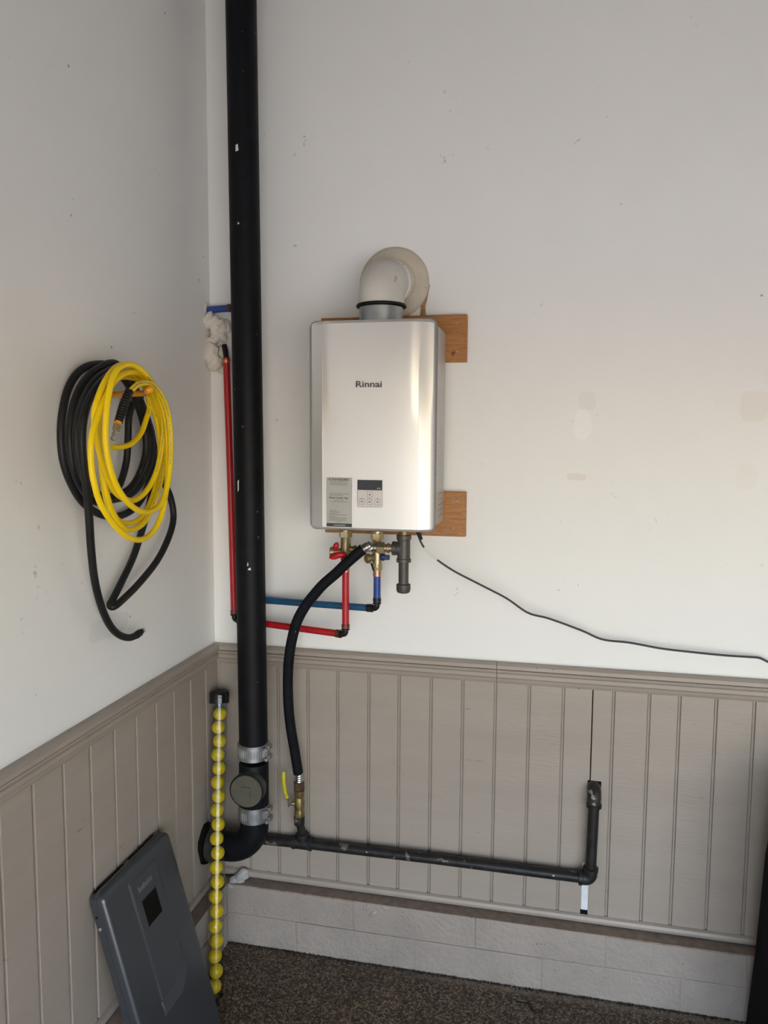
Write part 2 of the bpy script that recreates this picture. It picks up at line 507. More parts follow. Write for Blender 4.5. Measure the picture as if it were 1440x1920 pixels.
MB().box((1.2275, -0.003, 0.66), (1.2305, -0.0042, RAIL_BOT)).build('sheet_joint', 'gap_dark', wall_back, smooth=0)
left_grooves = [-0.004, -0.101, -0.209, -0.317, -0.422, -0.529, -0.636, -0.741, -0.847, -0.954] + [-1.060 - 0.106 * i for i in range(16)]
MB().box((0, 0, SID_BOT), (0.0035, left_grooves[-1], RAIL_BOT)).build('siding_backing', 'siding_paint', wall_left, smooth=0)
for i in range(len(left_grooves) - 1):
    a, b = left_grooves[i], left_grooves[i + 1]
    dp = 0.0105 + random.uniform(-0.0006, 0.0006)
    MB().box((0.003, a - 0.001, SID_BOT + 0.001), (dp, b + 0.0085, RAIL_BOT)).build('plank', 'siding_paint', wall_left, smooth=0, bevel=0.0012)

# --- chair rail with a stepped profile, sill moulding, concrete footing
rail_prof = [(0, 1.018), (0.020, 1.018), (0.027, 1.011), (0.0275, 1.0005), (0.0165, 0.9995), (0.0165, 0.9970), (0.0225, 0.9960), (0.0205, 0.988), (0.0245, 0.985), (0.0245, 0.974), (0.0185, 0.968), (0.0165, 0.960), (0.0125, 0.952), (0, 0.952)]
def rail_back(name, x0, x1, prof, m):
    return struct(MB().extrude([(0, -d, z) for d, z in prof], (x0, 0, 0), (x1, 0, 0)).build(name, m, smooth=0))
def rail_left(name, y0, y1, prof, m):
    return struct(MB().extrude([(d, 0, z) for d, z in prof], (0, y0, 0), (0, y1, 0)).build(name, m, smooth=0))
rail_back('trim_1', 0.0, 0.9405, rail_prof, 'trim_paint')['label'] = 'taupe chair rail on the back wall left of the joint'
rail_back('trim_2', 0.9420, back_grooves[-1], rail_prof, 'trim_paint')['label'] = 'taupe chair rail on the back wall right of the joint'
rail_left('trim_3', -0.0280, left_grooves[-1], rail_prof, 'trim_paint')['label'] = 'taupe chair rail on the side wall'
sill_prof = [(0, 0.2375), (0.012, 0.2375), (0.019, 0.233), (0.022, 0.225), (0.0205, 0.217), (0.015, 0.212), (0, 0.212)]
rail_back('baseboard_back', 0.0, back_grooves[-1], sill_prof, 'trim_paint')['label'] = 'rounded taupe sill moulding above the footing of the back wall'
rail_left('baseboard_left', -0.0224, left_grooves[-1], sill_prof, 'trim_paint')['label'] = 'rounded taupe sill moulding above the footing of the side wall'
FT = 0.206
fb = struct(MB().box((0, 0, 0), (2.7, -0.0565, FT - 0.003)).build('footing_back', 'mortar', smooth=0), 'painted concrete block footing under the back wall')
fl = struct(MB().box((0, -0.0600, 0), (0.0565, -2.5, FT - 0.003)).build('footing_left', 'mortar', smooth=0), 'painted concrete block footing under the side wall')
def block_row(parent, edges, z0, z1, side):
    for i in range(len(edges) - 1):
        a, b = edges[i] + 0.0018, edges[i + 1] - 0.0018
        d = 0.0600 + random.uniform(-0.0012, 0.0012)
        # slightly uneven face: a 5 x 3 grid pushed in and out a little
        mb = MB(); nx, nz = 6, 4
        g = []
        for k in range(nz):
            for j in range(nx):
                dd = d + (random.uniform(-0.0012, 0.0012) if 0 < j < nx - 1 and 0 < k < nz - 1 else -0.0008)
                s = a + (b - a) * j / (nx - 1); z = z0 + (z1 - z0) * k / (nz - 1)
                g.append((s, -dd, z) if side == 'back' else (dd, -s, z))
        bk = [(p[0], -0.02, p[2]) if side == 'back' else (0.02, p[1], p[2]) for p in g]
        f = [(k * nx + j, k * nx + j + 1, (k + 1) * nx + j + 1, (k + 1) * nx + j) for k in range(nz - 1) for j in range(nx - 1)]
        ring = [j for j in range(nx)] + [k * nx + nx - 1 for k in range(1, nz)] + [(nz - 1) * nx + j for j in range(nx - 2, -1, -1)] + [k * nx for k in range(nz - 2, 0, -1)]
        n = nx * nz
        f += [(ring[t], ring[(t + 1) % len(ring)], n + ring[(t + 1) % len(ring)], n + ring[t]) for t in range(len(ring))]
        mb.add(g + bk, f).build('concrete_block', 'footing_paint', parent, smooth=50)
block_row(fb, [0.056, 0.497, 0.893, 1.287, 1.685, 2.08, 2.48], 0.1065, FT, 'back')
block_row(fb, [0.056, 0.302, 0.700, 1.100, 1.505, 1.90, 2.30, 2.68], 0.0, 0.1045, 'back')
block_row(fl, [0.066, 0.40, 0.80, 1.20, 1.60, 2.0, 2.4], 0.1065, FT, 'left')
block_row(fl, [0.066, 0.20, 0.60, 1.00, 1.40, 1.80, 2.2], 0.0, 0.1045, 'left')
MB().box((0, -0.010, FT - 0.004), (2.7, -0.0585, FT + 0.0012)).build('ledge', 'ledge_dirt_shade', fb, smooth=0)
MB().box((0.010, -0.0590, FT - 0.004), (0.0585, -2.5, FT + 0.0012)).build('ledge', 'ledge_dirt_shade', fl, smooth=0)

# --- bare strip and ragged cut-out by the gas riser, torn wallboard at the vent
def ragged(pts, jit=0.0012):
    return [(p[0] + random.uniform(-jit, jit), p[1], p[2] + random.uniform(-jit, jit)) for p in pts]
MB().box((1.2135, -0.008, 0.238), (1.2335, -0.0118, 0.405)).build('bare_strip', 'raw_white', wall_back, smooth=0, bevel=0.001)['label'] = 'bare white strip of unpainted board'
MB().box((1.2120, -0.008, 0.237), (1.2340, -0.0122, 0.252)).build('strip_gap', 'gap_dark', wall_back, smooth=0)
MB().box((1.222, -0.009, 0.612), (1.262, -0.0113, 0.668)).build('cutout', 'gap_dark', wall_back, smooth=0)
tear = [(0.6861,0,2.0607), (0.6903,0,2.124), (0.7015,0,2.1552), (0.7111,0,2.1691), (0.716,0,2.1626), (0.7114,0,2.1423), (0.7084,0,2.1203), (0.7021,0,2.0999), (0.7074,0,2.0602)]
MB().extrude(ragged(tear), (0, 0, 0), (0, -0.0015, 0)).build('torn_edge', 'torn_paper', wall_back, smooth=0)['label'] = 'torn brown wallboard edge beside the vent flange'

# ================================================================ wood mounting boards
def screw(parent, x, z, y, r=0.0035, m='steel_dull'):
    MB().lathe([(r, 0), (r, 0.0012), (r * 0.6, 0.0022)], (x, y, z), (0, -1, 0), 12).build('screw', m, parent)
ub = thing('mounting_board', 'orange stained wood board fixed to the wall behind the top of the heater', 'board', (0.607, -0.012, 1.930))
MB().box((0.380, 0, 1.931), (0.833, -0.022, 2.071)).build('board', 'cedar', ub, smooth=0, bevel=0.002)
for x, z in ((0.806, 1.962), (0.800, 2.046), (0.42, 2.05)): screw(ub, x, z, -0.022)
lb = thing('mounting_board', 'orange stained wood board fixed to the wall behind the bottom of the heater', 'board', (0.613, -0.012, 1.404))
MB().box((0.392, 0, 1.404), (0.838, -0.022, 1.541)).build('board', 'cedar', lb, smooth=0, bevel=0.002)
for x, z in ((0.802, 1.43), (0.800, 1.513), (0.808, 1.513), (0.814, 1.513)): screw(lb, x, z, -0.022, 0.003)

# ================================================================ tankless water heater
HX0, HX1, HZ0, HZ1 = 0.411, 0.776, 1.440, 2.030
wh = thing('water_heater', 'silver wall mounted tankless water heater with rounded front panel', 'water heater', (0.594, -0.13, HZ0))
def rrect(x0, x1, z0, z1, r, y, n=6):
    pts = []
    for cx, cz, a in ((x1 - r, z0 + r, -PI / 2), (x1 - r, z1 - r, 0), (x0 + r, z1 - r, PI / 2), (x0 + r, z0 + r, PI)):
        for i in range(n + 1):
            t = a + (PI / 2) * i / n
            pts.append(Vector((cx + r * math.cos(t), y, cz + r * math.sin(t))))
    return pts
case = MB().loft([rrect(HX0 + 0.006, HX1 - 0.006, HZ0 + 0.008, HZ1 - 0.008, 0.012, y) for y in (-0.023, -0.228)])
case.build('case', 'heater_case', wh, smooth=40)
rim = MB().loft([rrect(HX0 + 0.004, HX1 - 0.004, HZ0 + 0.004, HZ1 - 0.004, 0.018, -0.214), rrect(HX0, HX1, HZ0, HZ1, 0.020, -0.217),
                 rrect(HX0 - 0.0003, HX1 + 0.0003, HZ0 - 0.0003, HZ1 + 0.0003, 0.020, -0.232), rrect(HX0 + 0.002, HX1 - 0.002, HZ0 + 0.002, HZ1 - 0.002, 0.019, -0.2365)])
rim.build('rim', 'heater_rim', wh, smooth=50)
# front panel: flat centre with angled flanks; the flank crease softens towards the top
def sst(t): t = max(0, min(1, t)); return t * t * (3 - 2 * t)
def front_depth(x, z):
    s = min(1, max(0, (x - PX0) / (PX1 - PX0)))
    wd = 0.0412
    e = min(x - PX0, PX1 - x)
    sharp = min(1.0, max(0.0, e / wd))
    soft = sst(min(1.0, e / (wd * 1.55)))
    k = sst((z - 1.72) / 0.26)
    base = sharp * (1 - k) + soft * k
    bow = 0.003 * math.sin(PI * s)
    lip = sst(e / 0.006) * 0.004
    tz = min(1, (PZ1 - z) / 0.008) ; bz = min(1, (z - PZ0) / 0.006)
    step = -0.0026 * (1 - k) * sst((e - 0.0412) / 0.0009)
    return 0.2345 + step + lip * min(1, max(0, tz)) * min(1, max(0, bz)) + 0.0205 * base + bow
PX0, PX1, PZ0, PZ1 = HX0 + 0.0035, HX1 - 0.0035, HZ0 + 0.0035, HZ1 - 0.0035
W = PX1 - PX0
us = [0, 0.0015, 0.003, 0.005, 0.0075, 0.011, 0.015, 0.019, 0.024, 0.029, 0.034, 0.038, 0.0408, 0.0412, 0.0416, 0.0421, 0.0425, 0.047, 0.052, 0.058, 0.065, 0.075, 0.09, 0.11, 0.14]
us = us + [W / 2] + [W - u for u in reversed(us)]
vs = [0, 0.002, 0.004, 0.006, 0.010] + [0.03 + 0.028 * i for i in range(20)] + [PZ1 - PZ0 - 0.010, PZ1 - PZ0 - 0.008, PZ1 - PZ0 - 0.004, PZ1 - PZ0 - 0.002, PZ1 - PZ0]
fp = MB(); gv = []; RC = 0.0175
for u in us:
    e = min(u, W - u)
    cut = RC - math.sqrt(max(0, RC * RC - (RC - e) ** 2)) if e < RC else 0.0
    for w in vs:
        z0, z1 = PZ0 + cut, PZ1 - cut
        z = z0 + (z1 - z0) * w / (PZ1 - PZ0)
        x = PX0 + u
        gv.append((x, -front_depth(x, z), z))
nv = len(vs)
gf = [(i * nv + j, (i + 1) * nv + j, (i + 1) * nv + j + 1, i * nv + j + 1) for i in range(len(us) - 1) for j in range(nv - 1)]
fp.add(gv, gf)
front = fp.build('front_panel', 'silver_paint', wh, smooth=12, fix=False)
FY = -0.2596
text_mesh('brand_lettering', 'Rinnai', 0.0245, (0.5543, -0.2617, 1.8431), 'ink', front, width=0.0735, bold=0.0004)
# instruction sticker, lower left
SX0, SX1, SZ0, SZ1 = 0.4685, 0.5430, 1.4515, 1.5915
st = MB().box((SX0, FY + 0.003, SZ0), (SX1, FY - 0.0006, SZ1)).build('sticker', 'sticker_grey', wh, smooth=0)
st['label'] = 'grey instruction sticker'
TY = FY - 0.0008
text_mesh('heading', 'ACTION REQUIRED!', 0.0085, (SX0 + 0.006, TY, SZ1 - 0.0085), 'ink', st, width=0.060, bold=0.0002)
text_mesh('app_name', 'Rinnai Central  App', 0.0075, (SX0 + 0.0085, TY, SZ0 + 0.0805), 'ink', st, width=0.055, bold=0.00015)
band = MB().box((SX0, FY, SZ0), (SX1, FY - 0.0009, SZ0 + 0.0100)).build('footer_band', 'ink', st, smooth=0)
MB().box((SX0 + 0.021, FY, SZ0 + 0.0042), (SX1 - 0.019, FY - 0.0012, SZ0 + 0.0055)).build('footer_line', 'white_print', st, smooth=0)
for z, a, b in ((0.1270, 0.011, 0.060), (0.1228, 0.008, 0.064), (0.1185, 0.012, 0.061), (0.0935, 0.008, 0.067), (0.0895, 0.008, 0.048), (0.0750, 0.022, 0.052), (0.0705, 0.010, 0.065),
                (0.0455, 0.008, 0.030), (0.0415, 0.010, 0.040), (0.0375, 0.008, 0.033), (0.0335, 0.008, 0.058), (0.0285, 0.008, 0.026), (0.0250, 0.009, 0.060), (0.0212, 0.008, 0.058), (0.0175, 0.008, 0.057), (0.0135, 0.027, 0.045)):
    MB().box((SX0 + a, FY, SZ0 + z), (SX0 + b, FY - 0.0008, SZ0 + z + 0.0012)).build('text_line', 'ink_soft', st, smooth=0)
# control panel
KX0, KX1, KZ0, KZ1 = 0.5585, 0.6315, 1.5095, 1.5865
cp = MB().loft([rrect(KX0, KX1, KZ0, KZ1, 0.003, y, 3) for y in (FY + 0.003, FY - 0.0012)]).build('control_panel', 'heater_rim', wh, smooth=40)
cp['label'] = 'control panel with dark display and square keys'
MB().box((KX0 + 0.0012, FY, KZ0 + 0.0485), (KX1 - 0.0012, FY - 0.0018, KZ1 - 0.0010)).build('display', 'display_black', cp, smooth=0, bevel=0.0005)
MB().box((KX0 + 0.0012, FY, KZ0 + 0.0012), (KX1 - 0.0012, FY - 0.0016, KZ0 + 0.0482)).build('keypad', 'keypad_silver', cp, smooth=0, bevel=0.0005)
for x in (0.0585, 0.0640): MB().box((KX0 + x, FY, KZ0 + 0.0525), (KX0 + x + 0.0022, FY - 0.0021, KZ0 + 0.0550)).build('indicator', 'white_print', cp, smooth=0)
for kx, kz in ((0.0365, 0.0360), (0.0140, 0.0150), (0.0365, 0.0150), (0.0590, 0.0150)):
    cx, cz = KX0 + kx, KZ0 + kz
    b_ = MB().box((cx - 0.0078, FY, cz - 0.0078), (cx + 0.0078, FY - 0.0019, cz + 0.0078)).build('key_outline', 'heater_rim', cp, smooth=0)
    MB().box((cx - 0.0069, FY, cz - 0.0069), (cx + 0.0069, FY - 0.0026, cz + 0.0069)).build('button', 'keypad_silver', cp, smooth=0, bevel=0.0006)
    if kz > 0.02:
        MB().add([(cx - 0.003, FY - 0.0029, cz - 0.002), (cx + 0.003, FY - 0.0029, cz - 0.002), (cx, FY - 0.0029, cz + 0.003)], [(0, 1, 2)]).build('key_symbol', 'ink', cp, smooth=0)
    else:
        MB().box((cx - 0.003, FY, cz - 0.0012), (cx + 0.003, FY - 0.0028, cz + 0.0022)).build('key_symbol', 'ink_soft', cp, smooth=0)
        MB().box((cx - 0.0055, FY, cz + 0.0090), (cx + 0.0055, FY - 0.0020, cz + 0.0100)).build('key_caption', 'ink_soft', cp, smooth=0)
# rating plate print on the right side of the case
plate = MB().box((HX1 - 0.008, -0.050, 1.560), (HX1 - 0.0052, -0.205, 1.735)).build('rating_plate', 'heater_case', wh, smooth=0)
for i in range(22):
    z = 1.728 - i * 0.0076
    MB().box((HX1 - 0.0055, -0.060, z), (HX1 - 0.0048, -0.060 - random.uniform(0.06, 0.13), z + 0.0016)).build('text_line', 'plate_print', plate, smooth=0)
# louvre slots low on the right side
for i in range(5):
    MB().box((HX1 - 0.0065, -0.05, 1.475 + i * 0.016), (HX1 - 0.0050, -0.15, 1.479 + i * 0.016)).build('louvre', 'plate_print', wh, smooth=0)
MB().box((HX0 + 0.02, -0.03, HZ0 + 0.009), (HX1 - 0.02, -0.215, HZ0 + 0.002)).build('base_plate', 'steel_dull', wh, smooth=0, bevel=0.001)
for x in (0.445, 0.570, 0.700): MB().lathe([(0.005, 0), (0.005, 0.003), (0.003, 0.004)], (x, -0.19, HZ0 + 0.003), (0, 0, -1), 10).build('screw', 'clamp_steel', wh)

# ================================================================ vent elbow and wall flange
VX, VD, VZ, VR = 0.5945, 0.125, 2.165, 0.0665
ve = thing('vent_elbow', 'off-white vent elbow from the heater top into a round wall flange', 'vent pipe', (VX, -VD, 2.030))
MB().lathe([(0.0640, 0), (0.0640, 0.066)], (VX, -VD, 2.021), (0, 0, 1), 40).build('metal_collar', 'clamp_steel', ve)
gk = MB().lathe([(0.0660, 0), (0.0725, 0.002), (0.0735, 0.006), (0.0715, 0.010), (0.0660, 0.011)], (VX, -VD, 2.078), (0, 0, 1), 40)
gk.build('gasket', 'rubber_black', ve, smooth=60)
RB = 0.0685
path = [Vector((VX, -VD, 2.0875))] + arc((VX, -VD + RB, VZ - RB), (0, -1, 0), (0, 0, 1), RB, 14) + [Vector((VX + 0.002, -0.004, VZ))]
MB().tube(path, VR, 40).build('elbow', 'vent_white', ve, smooth=50)
MB().lathe([(VR, 0), (VR + 0.005, 0.002), (VR + 0.0055, 0.009), (VR + 0.001, 0.012), (VR, 0.013)], (VX + 0.002, -0.052, VZ), (0, 1, 0), 40).build('seam_ring', 'vent_white', ve, smooth=60)
for a in (0.1, 0.7, 1.3): MB().lathe([(0.003, 0), (0.003, 0.002)], (VX + (VR + 0.004) * math.cos(a - 0.5), -0.048, VZ + (VR + 0.004) * math.sin(a - 0.5)), (math.cos(a - 0.5), 0, math.sin(a - 0.5)), 8).build('rivet', 'dark_copper', ve)
MB().lathe([(0.1075, 0), (0.1080, 0.004), (0.1060, 0.009), (0.0980, 0.0135), (0.0800, 0.0170), (0.0690, 0.0180), (0.0665, 0.026)], (0.6065, -0.0, 2.1715), (0, -1, 0), 56).build('wall_flange', 'flange_cream', ve, smooth=40)

# ================================================================ black drain stack in the corner
SR, SY = 0.0455, -0.115
def stack_x(z): return 0.1810 - 0.0065 * (z - 0.7) if z > 0.7 else 0.1810
ds = thing('drain_stack', 'tall black drain pipe with clamped cleanout fitting running up the corner', 'pipe', (0.181, SY, 0.30))
MB().tube([(stack_x(3.12), SY, 3.12), (stack_x(1.8), SY, 1.8), (0.181, SY, 0.70)], SR, 40).build('pipe', 'abs_black', ds)
def coupling(zc, h):
    c = thing_part = MB()
    prof = [(0.0462, -h), (0.0490, -h + 0.001), (0.0490, -h * 0.60), (0.0508, -h * 0.55), (0.0508, -h * 0.08), (0.0508, h * 0.08), (0.0508, h * 0.55), (0.0490, h * 0.60), (0.0490, h - 0.001), (0.0462, h)]
    def rib(a, i): return 1 + (0.022 * (math.sin(a * 50) > 0) if i in (4, 5, 3, 6) else 0)
    o = MB().lathe(prof, (0.181, SY, zc), (0, 0, 1), 240, rib).build('coupling', 'clamp_steel', ds, smooth=25)
    for dz in (0.62 * h, -0.62 * h):
        MB().lathe([(0.0498, -0.006), (0.0515, -0.0055), (0.0515, 0.0055), (0.0498, 0.006)], (0.181, SY, zc + dz), (0, 0, 1), 48).build('band_clamp', 'clamp_steel', o)
        s = MB().box((0.181 + 0.046, SY - 0.018, zc + dz - 0.007), (0.181 + 0.060, SY + 0.010, zc + dz + 0.007))
        s.lathe([(0.0045, 0), (0.0045, 0.012), (0.0062, 0.012), (0.0062, 0.017)], (0.181 + 0.055, SY - 0.018, zc + dz), (0, -1, 0), 6)
        s.build('worm_screw', 'steel_dull', o, bevel=0.001)
coupling(0.708, 0.026)
coupling(0.503, 0.026)
MB().lathe([(0.0455, 0), (0.0472, 0.004), (0.0472, 0.142), (0.0455, 0.146)], (0.181, SY, 0.522), (0, 0, 1), 40).build('cleanout_tee', 'abs_black', ds)
CZ = 0.601
ax = Vector((0.04, -1, 0)).normalized()
co = MB().lathe([(0.045, 0.0), (0.047, 0.030), (0.0535, 0.036), (0.0545, 0.066), (0.0530, 0.070)], (0.181, SY, CZ), ax, 44).build('cleanout_hub', 'hub_olive', ds)
MB().lathe([(0.0530, 0.064), (0.0552, 0.066), (0.0552, 0.070), (0.0515, 0.0715)], (0.181, SY, CZ), ax, 44).build('hub_rim', 'abs_black', ds)
pg = MB().lathe([(0.0515, 0.060), (0.0515, 0.071), (0.0500, 0.0735)], (0.181, SY, CZ), ax, 44)
pg = pg.build('cleanout_plug', 'cleanout_plug', ds, smooth=30)
pc = Vector((0.181, SY, CZ)) + ax * 0.0735
MB().loft([[pc + Vector((sx * w, 0, sz * w)) + ax * h for sx, sz in ((-1, -1), (1, -1), (1, 1), (-1, 1))] for w, h in ((0.0155, -0.001), (0.0145, 0.0035))]).build('wrench_square', 'cleanout_plug', pg, smooth=0, bevel=0.0008)
EB = 0.085
epath = [Vector((0.181, SY, 0.475)), Vector((0.181, SY, 0.372 + EB))] + arc((0.181 - EB, SY, 0.372 + EB), (1, 0, 0), (0, 0, -1), EB, 14) + [Vector((0.05, SY, 0.372))]
MB().tube(epath, SR, 36).build('elbow', 'abs_black', ds, smooth=50)
MB().lathe([(0.0465, 0), (0.0530, 0.002), (0.0540, 0.030), (0.0525, 0.034), (0.0465, 0.036)], (0.060, SY, 0.372), (-1, 0, 0), 40).build('wall_hub', 'abs_grey', ds, smooth=50)
esc = [Vector((0.0108, SY + 0.060 * math.cos(a) * (1 + 0.10 * math.sin(5 * a)), 0.378 + 0.066 * math.sin(a) * (1 + 0.08 * math.cos(3 * a)))) for a in [2 * PI * i / 14 for i in range(14)]]
MB().extrude(esc, (0, 0, 0), (0.012, 0, 0)).build('wall_sleeve', 'gap_dark', ds, smooth=0)
fl_ = MB()
for z, x, w, h in ((2.545, 0.168, 0.008, 0.020), (1.555, 0.158, 0.004, 0.036), (1.30, 0.192, 0.010, 0.008), (1.315, 0.187, 0.004, 0.014), (2.33, 0.170, 0.004, 0.006), (1.735, 0.176, 0.003, 0.004)):
    y = SY - math.sqrt(max(1e-6, (SR + 0.0006) ** 2 - (x - stack_x(z)) ** 2))
    o = MB().extrude(ragged([(x - w / 2, y, z - h / 2), (x + w / 2, y - 0.0005, z - h / 3), (x + w * 0.3, y - 0.0005, z + h / 2), (x - w * 0.4, y, z + h * 0.4)], 0.001), (0, 0.001, 0), (0, -0.0008, 0)).build('paint_fleck', 'white_print', ds, smooth=0)

# ================================================================ water lines
PR = 0.0108
def crimp(parent, p, axis, m='copper'):
    MB().lathe([(PR + 0.0004, -0.006), (PR + 0.0016, -0.0055), (PR + 0.0016, 0.0055), (PR + 0.0004, 0.006)], p, axis, 24).build('crimp_ring', m, parent)
def pex_elbow(parent, p, d1, d2):
    p = Vector(p); d1 = Vector(d1).normalized(); d2 = Vector(d2).normalized()
    r = 0.012
    pts = [p + d1 * 0.030, p + d1 * r]
    for i in range(1, 7):
        t = i / 7
        pts.append((p + d1 * r) * (1 - t) ** 2 + p * 2 * t * (1 - t) + (p + d2 * r) * t * t)
    pts += [p + d2 * r, p + d2 * 0.030]
    MB().tube(pts, 0.0088, 18).build('elbow_fitting', 'pex_fitting', parent)
    for d in (d1, d2):
        MB().lathe([(0.0105, 0.014), (0.0128, 0.015), (0.0128, 0.018), (0.0105, 0.019)], p, d, 20).build('fitting_collar', 'pex_fitting', parent)
HX, CX, GX, VY = 0.4895, 0.5872, 0.6680, -0.130
hot = thing('hot_water_pipe', 'bright red plastic pipe dropping from the plaster lump and crossing to the heater', 'pipe', (0.28, -0.06, 1.09))
hA, hB, hC = Vector((0.0835, -0.030, 1.106)), Vector((HX, VY, 1.106)), Vector((0.0675, -0.030, 1.955))
MB().tube(smooth_path([hA + Vector((0, 0, 0.020)), (0.0795, -0.029, 1.35), (0.0735, -0.028, 1.65), hC], 6), PR, 20).build('riser', 'pex_red', hot)
MB().tube([hA + (hB - hA).normalized() * 0.020, hB - (hB - hA).normalized() * 0.020], PR, 20).build('cross_run', 'pex_red', hot)
MB().tube([hB + Vector((0, 0, 0.020)), (HX, VY, 1.300)], PR, 20).build('drop', 'pex_red', hot)
pex_elbow(hot, hA, (0, 0, 1), hB - hA)
pex_elbow(hot, hB, hA - hB, (0, 0, 1))
crimp(hot, hA + Vector((0, 0, 0.027)), (0, 0, 1), 'dark_copper'); crimp(hot, hA + (hB - hA).normalized() * 0.027, hB - hA, 'dark_copper')
crimp(hot, hB - (hB - hA).normalized() * 0.027, hB - hA, 'dark_copper'); crimp(hot, hB + Vector((0, 0, 0.027)), (0, 0, 1), 'dark_copper')
crimp(hot, (HX, VY, 1.306), (0, 0, 1)); crimp(hot, hC - Vector((0, 0, 0.012)), (0.015, 0, -1))
MB().tube([hC, hC + Vector((-0.004, 0.004, 0.020)), hC + Vector((-0.012, 0.012, 0.040))], 0.0085, 14).build('elbow_fitting', 'pex_fitting', hot)
cold = thing('cold_water_pipe', 'blue plastic pipe running behind the drain stack and up to the heater', 'pipe', (0.35, -0.06, 1.16))
cA, cB, cT = Vector((0.150, -0.026, 1.176)), Vector((CX, VY, 1.192)), Vector((0.110, -0.026, 2.110))
MB().tube([cA + (cB - cA).normalized() * 0.020, cB - (cB - cA).normalized() * 0.020], PR, 20).build('cross_run', 'pex_teal', cold)
MB().tube([cA + Vector((0, 0, 0.020)), cT + Vector((0, 0, -0.020))], PR, 16).build('riser', 'pex_blue', cold)
MB().tube([cB + Vector((0, 0, 0.020)), (CX, VY, 1.292)], PR, 20).build('drop', 'pex_blue', cold)
MB().tube([cT + Vector((-0.024, 0, 0)), (0.004, -0.026, 2.106)], PR, 20).build('wall_stub', 'pex_blue', cold)
pex_elbow(cold, cA, (0, 0, 1), cB - cA); pex_elbow(cold, cB, cA - cB, (0, 0, 1)); pex_elbow(cold, cT, (-1, 0, 0), (0, 0, -1))
crimp(cold, cB - (cB - cA).normalized() * 0.027, cB - cA, 'pex_fitting'); crimp(cold, cB + Vector((0, 0, 0.027)), (0, 0, 1), 'pex_fitting')
crimp(cold, cT + Vector((-0.030, 0, 0)), (1, 0, 0), 'dark_copper'); crimp(cold, (CX, VY, 1.297), (0, 0, 1))

# --- isolation valves under the heater
hv = thing('isolation_valve', 'brass service valve with red lever handles under the heater', 'valve', (HX, VY, 1.31))
MB().lathe([(0.016, 0), (0.0205, 0.001), (0.0205, 0.018), (0.016, 0.020)], (HX, VY, 1.405), (0, 0, 1), 24, hexmod).build('union_nut', 'brass', hv, smooth=20)
MB().lathe([(0.012, 0), (0.012, 0.022), (0.0155, 0.024), (0.0155, 0.094), (0.0165, 0.096), (0.0165, 0.116)], (HX, VY, 1.311), (0, 0, 1), 24).build('valve_body', 'brass', hv)
MB().lathe([(0.0140, 0), (0.0165, 0.001), (0.0165, 0.013), (0.0140, 0.014)], (HX, VY, 1.316), (0, 0, 1), 24, hexmod).build('lower_nut', 'brass', hv, smooth=20)
MB().lathe([(0.0105, 0.010), (0.0105, 0.032), (0.0150, 0.033), (0.0150, 0.046), (0.012, 0.048)], (HX, VY, 1.362), (-1, -0.10, -0.05), 24).build('drain_port', 'brass', hv)
MB().lathe([(0.0100, 0.010), (0.0100, 0.024), (0.0125, 0.025), (0.0125, 0.033)], (HX, VY, 1.368), (1, 0.2, 0), 24).build('relief_port', 'old_brass', hv)
lv = smooth_path([(HX - 0.040, VY - 0.026, 1.347), (HX - 0.026, VY - 0.032, 1.349), (HX - 0.010, VY - 0.032, 1.356), (HX + 0.004, VY - 0.026, 1.352), (HX - 0.004, VY - 0.022, 1.338)], 5)
MB().tube(lv, [0.0060 + 0.0035 * math.sin(PI * i / (len(lv) - 1)) for i in range(len(lv))], 12).build('lever_handle', 'handle_red', hv)
MB().tube(smooth_path([(HX - 0.027, VY - 0.012, 1.366), (HX - 0.026, VY - 0.018, 1.378), (HX - 0.020, VY - 0.020, 1.390)], 4), [0.005, 0.0065, 0.007, 0.0075, 0.0085, 0.009, 0.008, 0.0065, 0.004], 12).build('drain_handle', 'handle_red', hv)
MB().lathe([(0.004, 0), (0.004, 0.006), (0.0028, 0.007)], (HX - 0.002, VY - 0.030, 1.354), (0, -1, 0), 10).build('handle_screw', 'clamp_steel', hv)
cv = thing('isolation_valve', 'brass service valve with small blue knob under the heater', 'valve', (CX, VY, 1.30))
MB().lathe([(0.016, 0), (0.0205, 0.001), (0.0205, 0.018), (0.016, 0.020)], (CX, VY, 1.402), (0, 0, 1), 24, hexmod).build('union_nut', 'brass', cv, smooth=20)
MB().lathe([(0.012, 0), (0.012, 0.014), (0.0150, 0.016), (0.0150, 0.092), (0.0165, 0.094), (0.0165, 0.124)], (CX, VY, 1.303), (0, 0, 1), 24).build('valve_body', 'brass', cv)
MB().lathe([(0.0135, 0), (0.0165, 0.001), (0.0165, 0.020), (0.0135, 0.021)], (CX, VY, 1.309), (0, 0, 1), 24, hexmod).build('lower_nut', 'brass', cv, smooth=20)
cax = Vector((-0.75, -0.65, -0.05)).normalized()
MB().lathe([(0.0105, 0.008), (0.0105, 0.026), (0.0145, 0.027), (0.0145, 0.036), (0.0125, 0.038)], (CX, VY, 1.348), cax, 24).build('drain_port', 'brass', cv)
MB().lathe([(0.005, 0.038), (0.005, 0.041)], (CX, VY, 1.348), cax, 12).build('port_stem', 'old_brass', cv)
MB().tube(smooth_path([(CX - 0.012, VY - 0.026, 1.334), (CX - 0.007, VY - 0.029, 1.322), (CX - 0.004, VY - 0.026, 1.312)], 4), 0.0028, 10).build('drain_strap', 'rubber_black', cv)
kb = MB().lathe([(0.005, 0.012), (0.0105, 0.013), (0.0115, 0.022), (0.0080, 0.026)], (CX, VY, 1.350), (1, -0.25, 0), 18)
kb.box((CX + 0.020, VY - 0.016, 1.343), (CX + 0.040, VY - 0.004, 1.357))
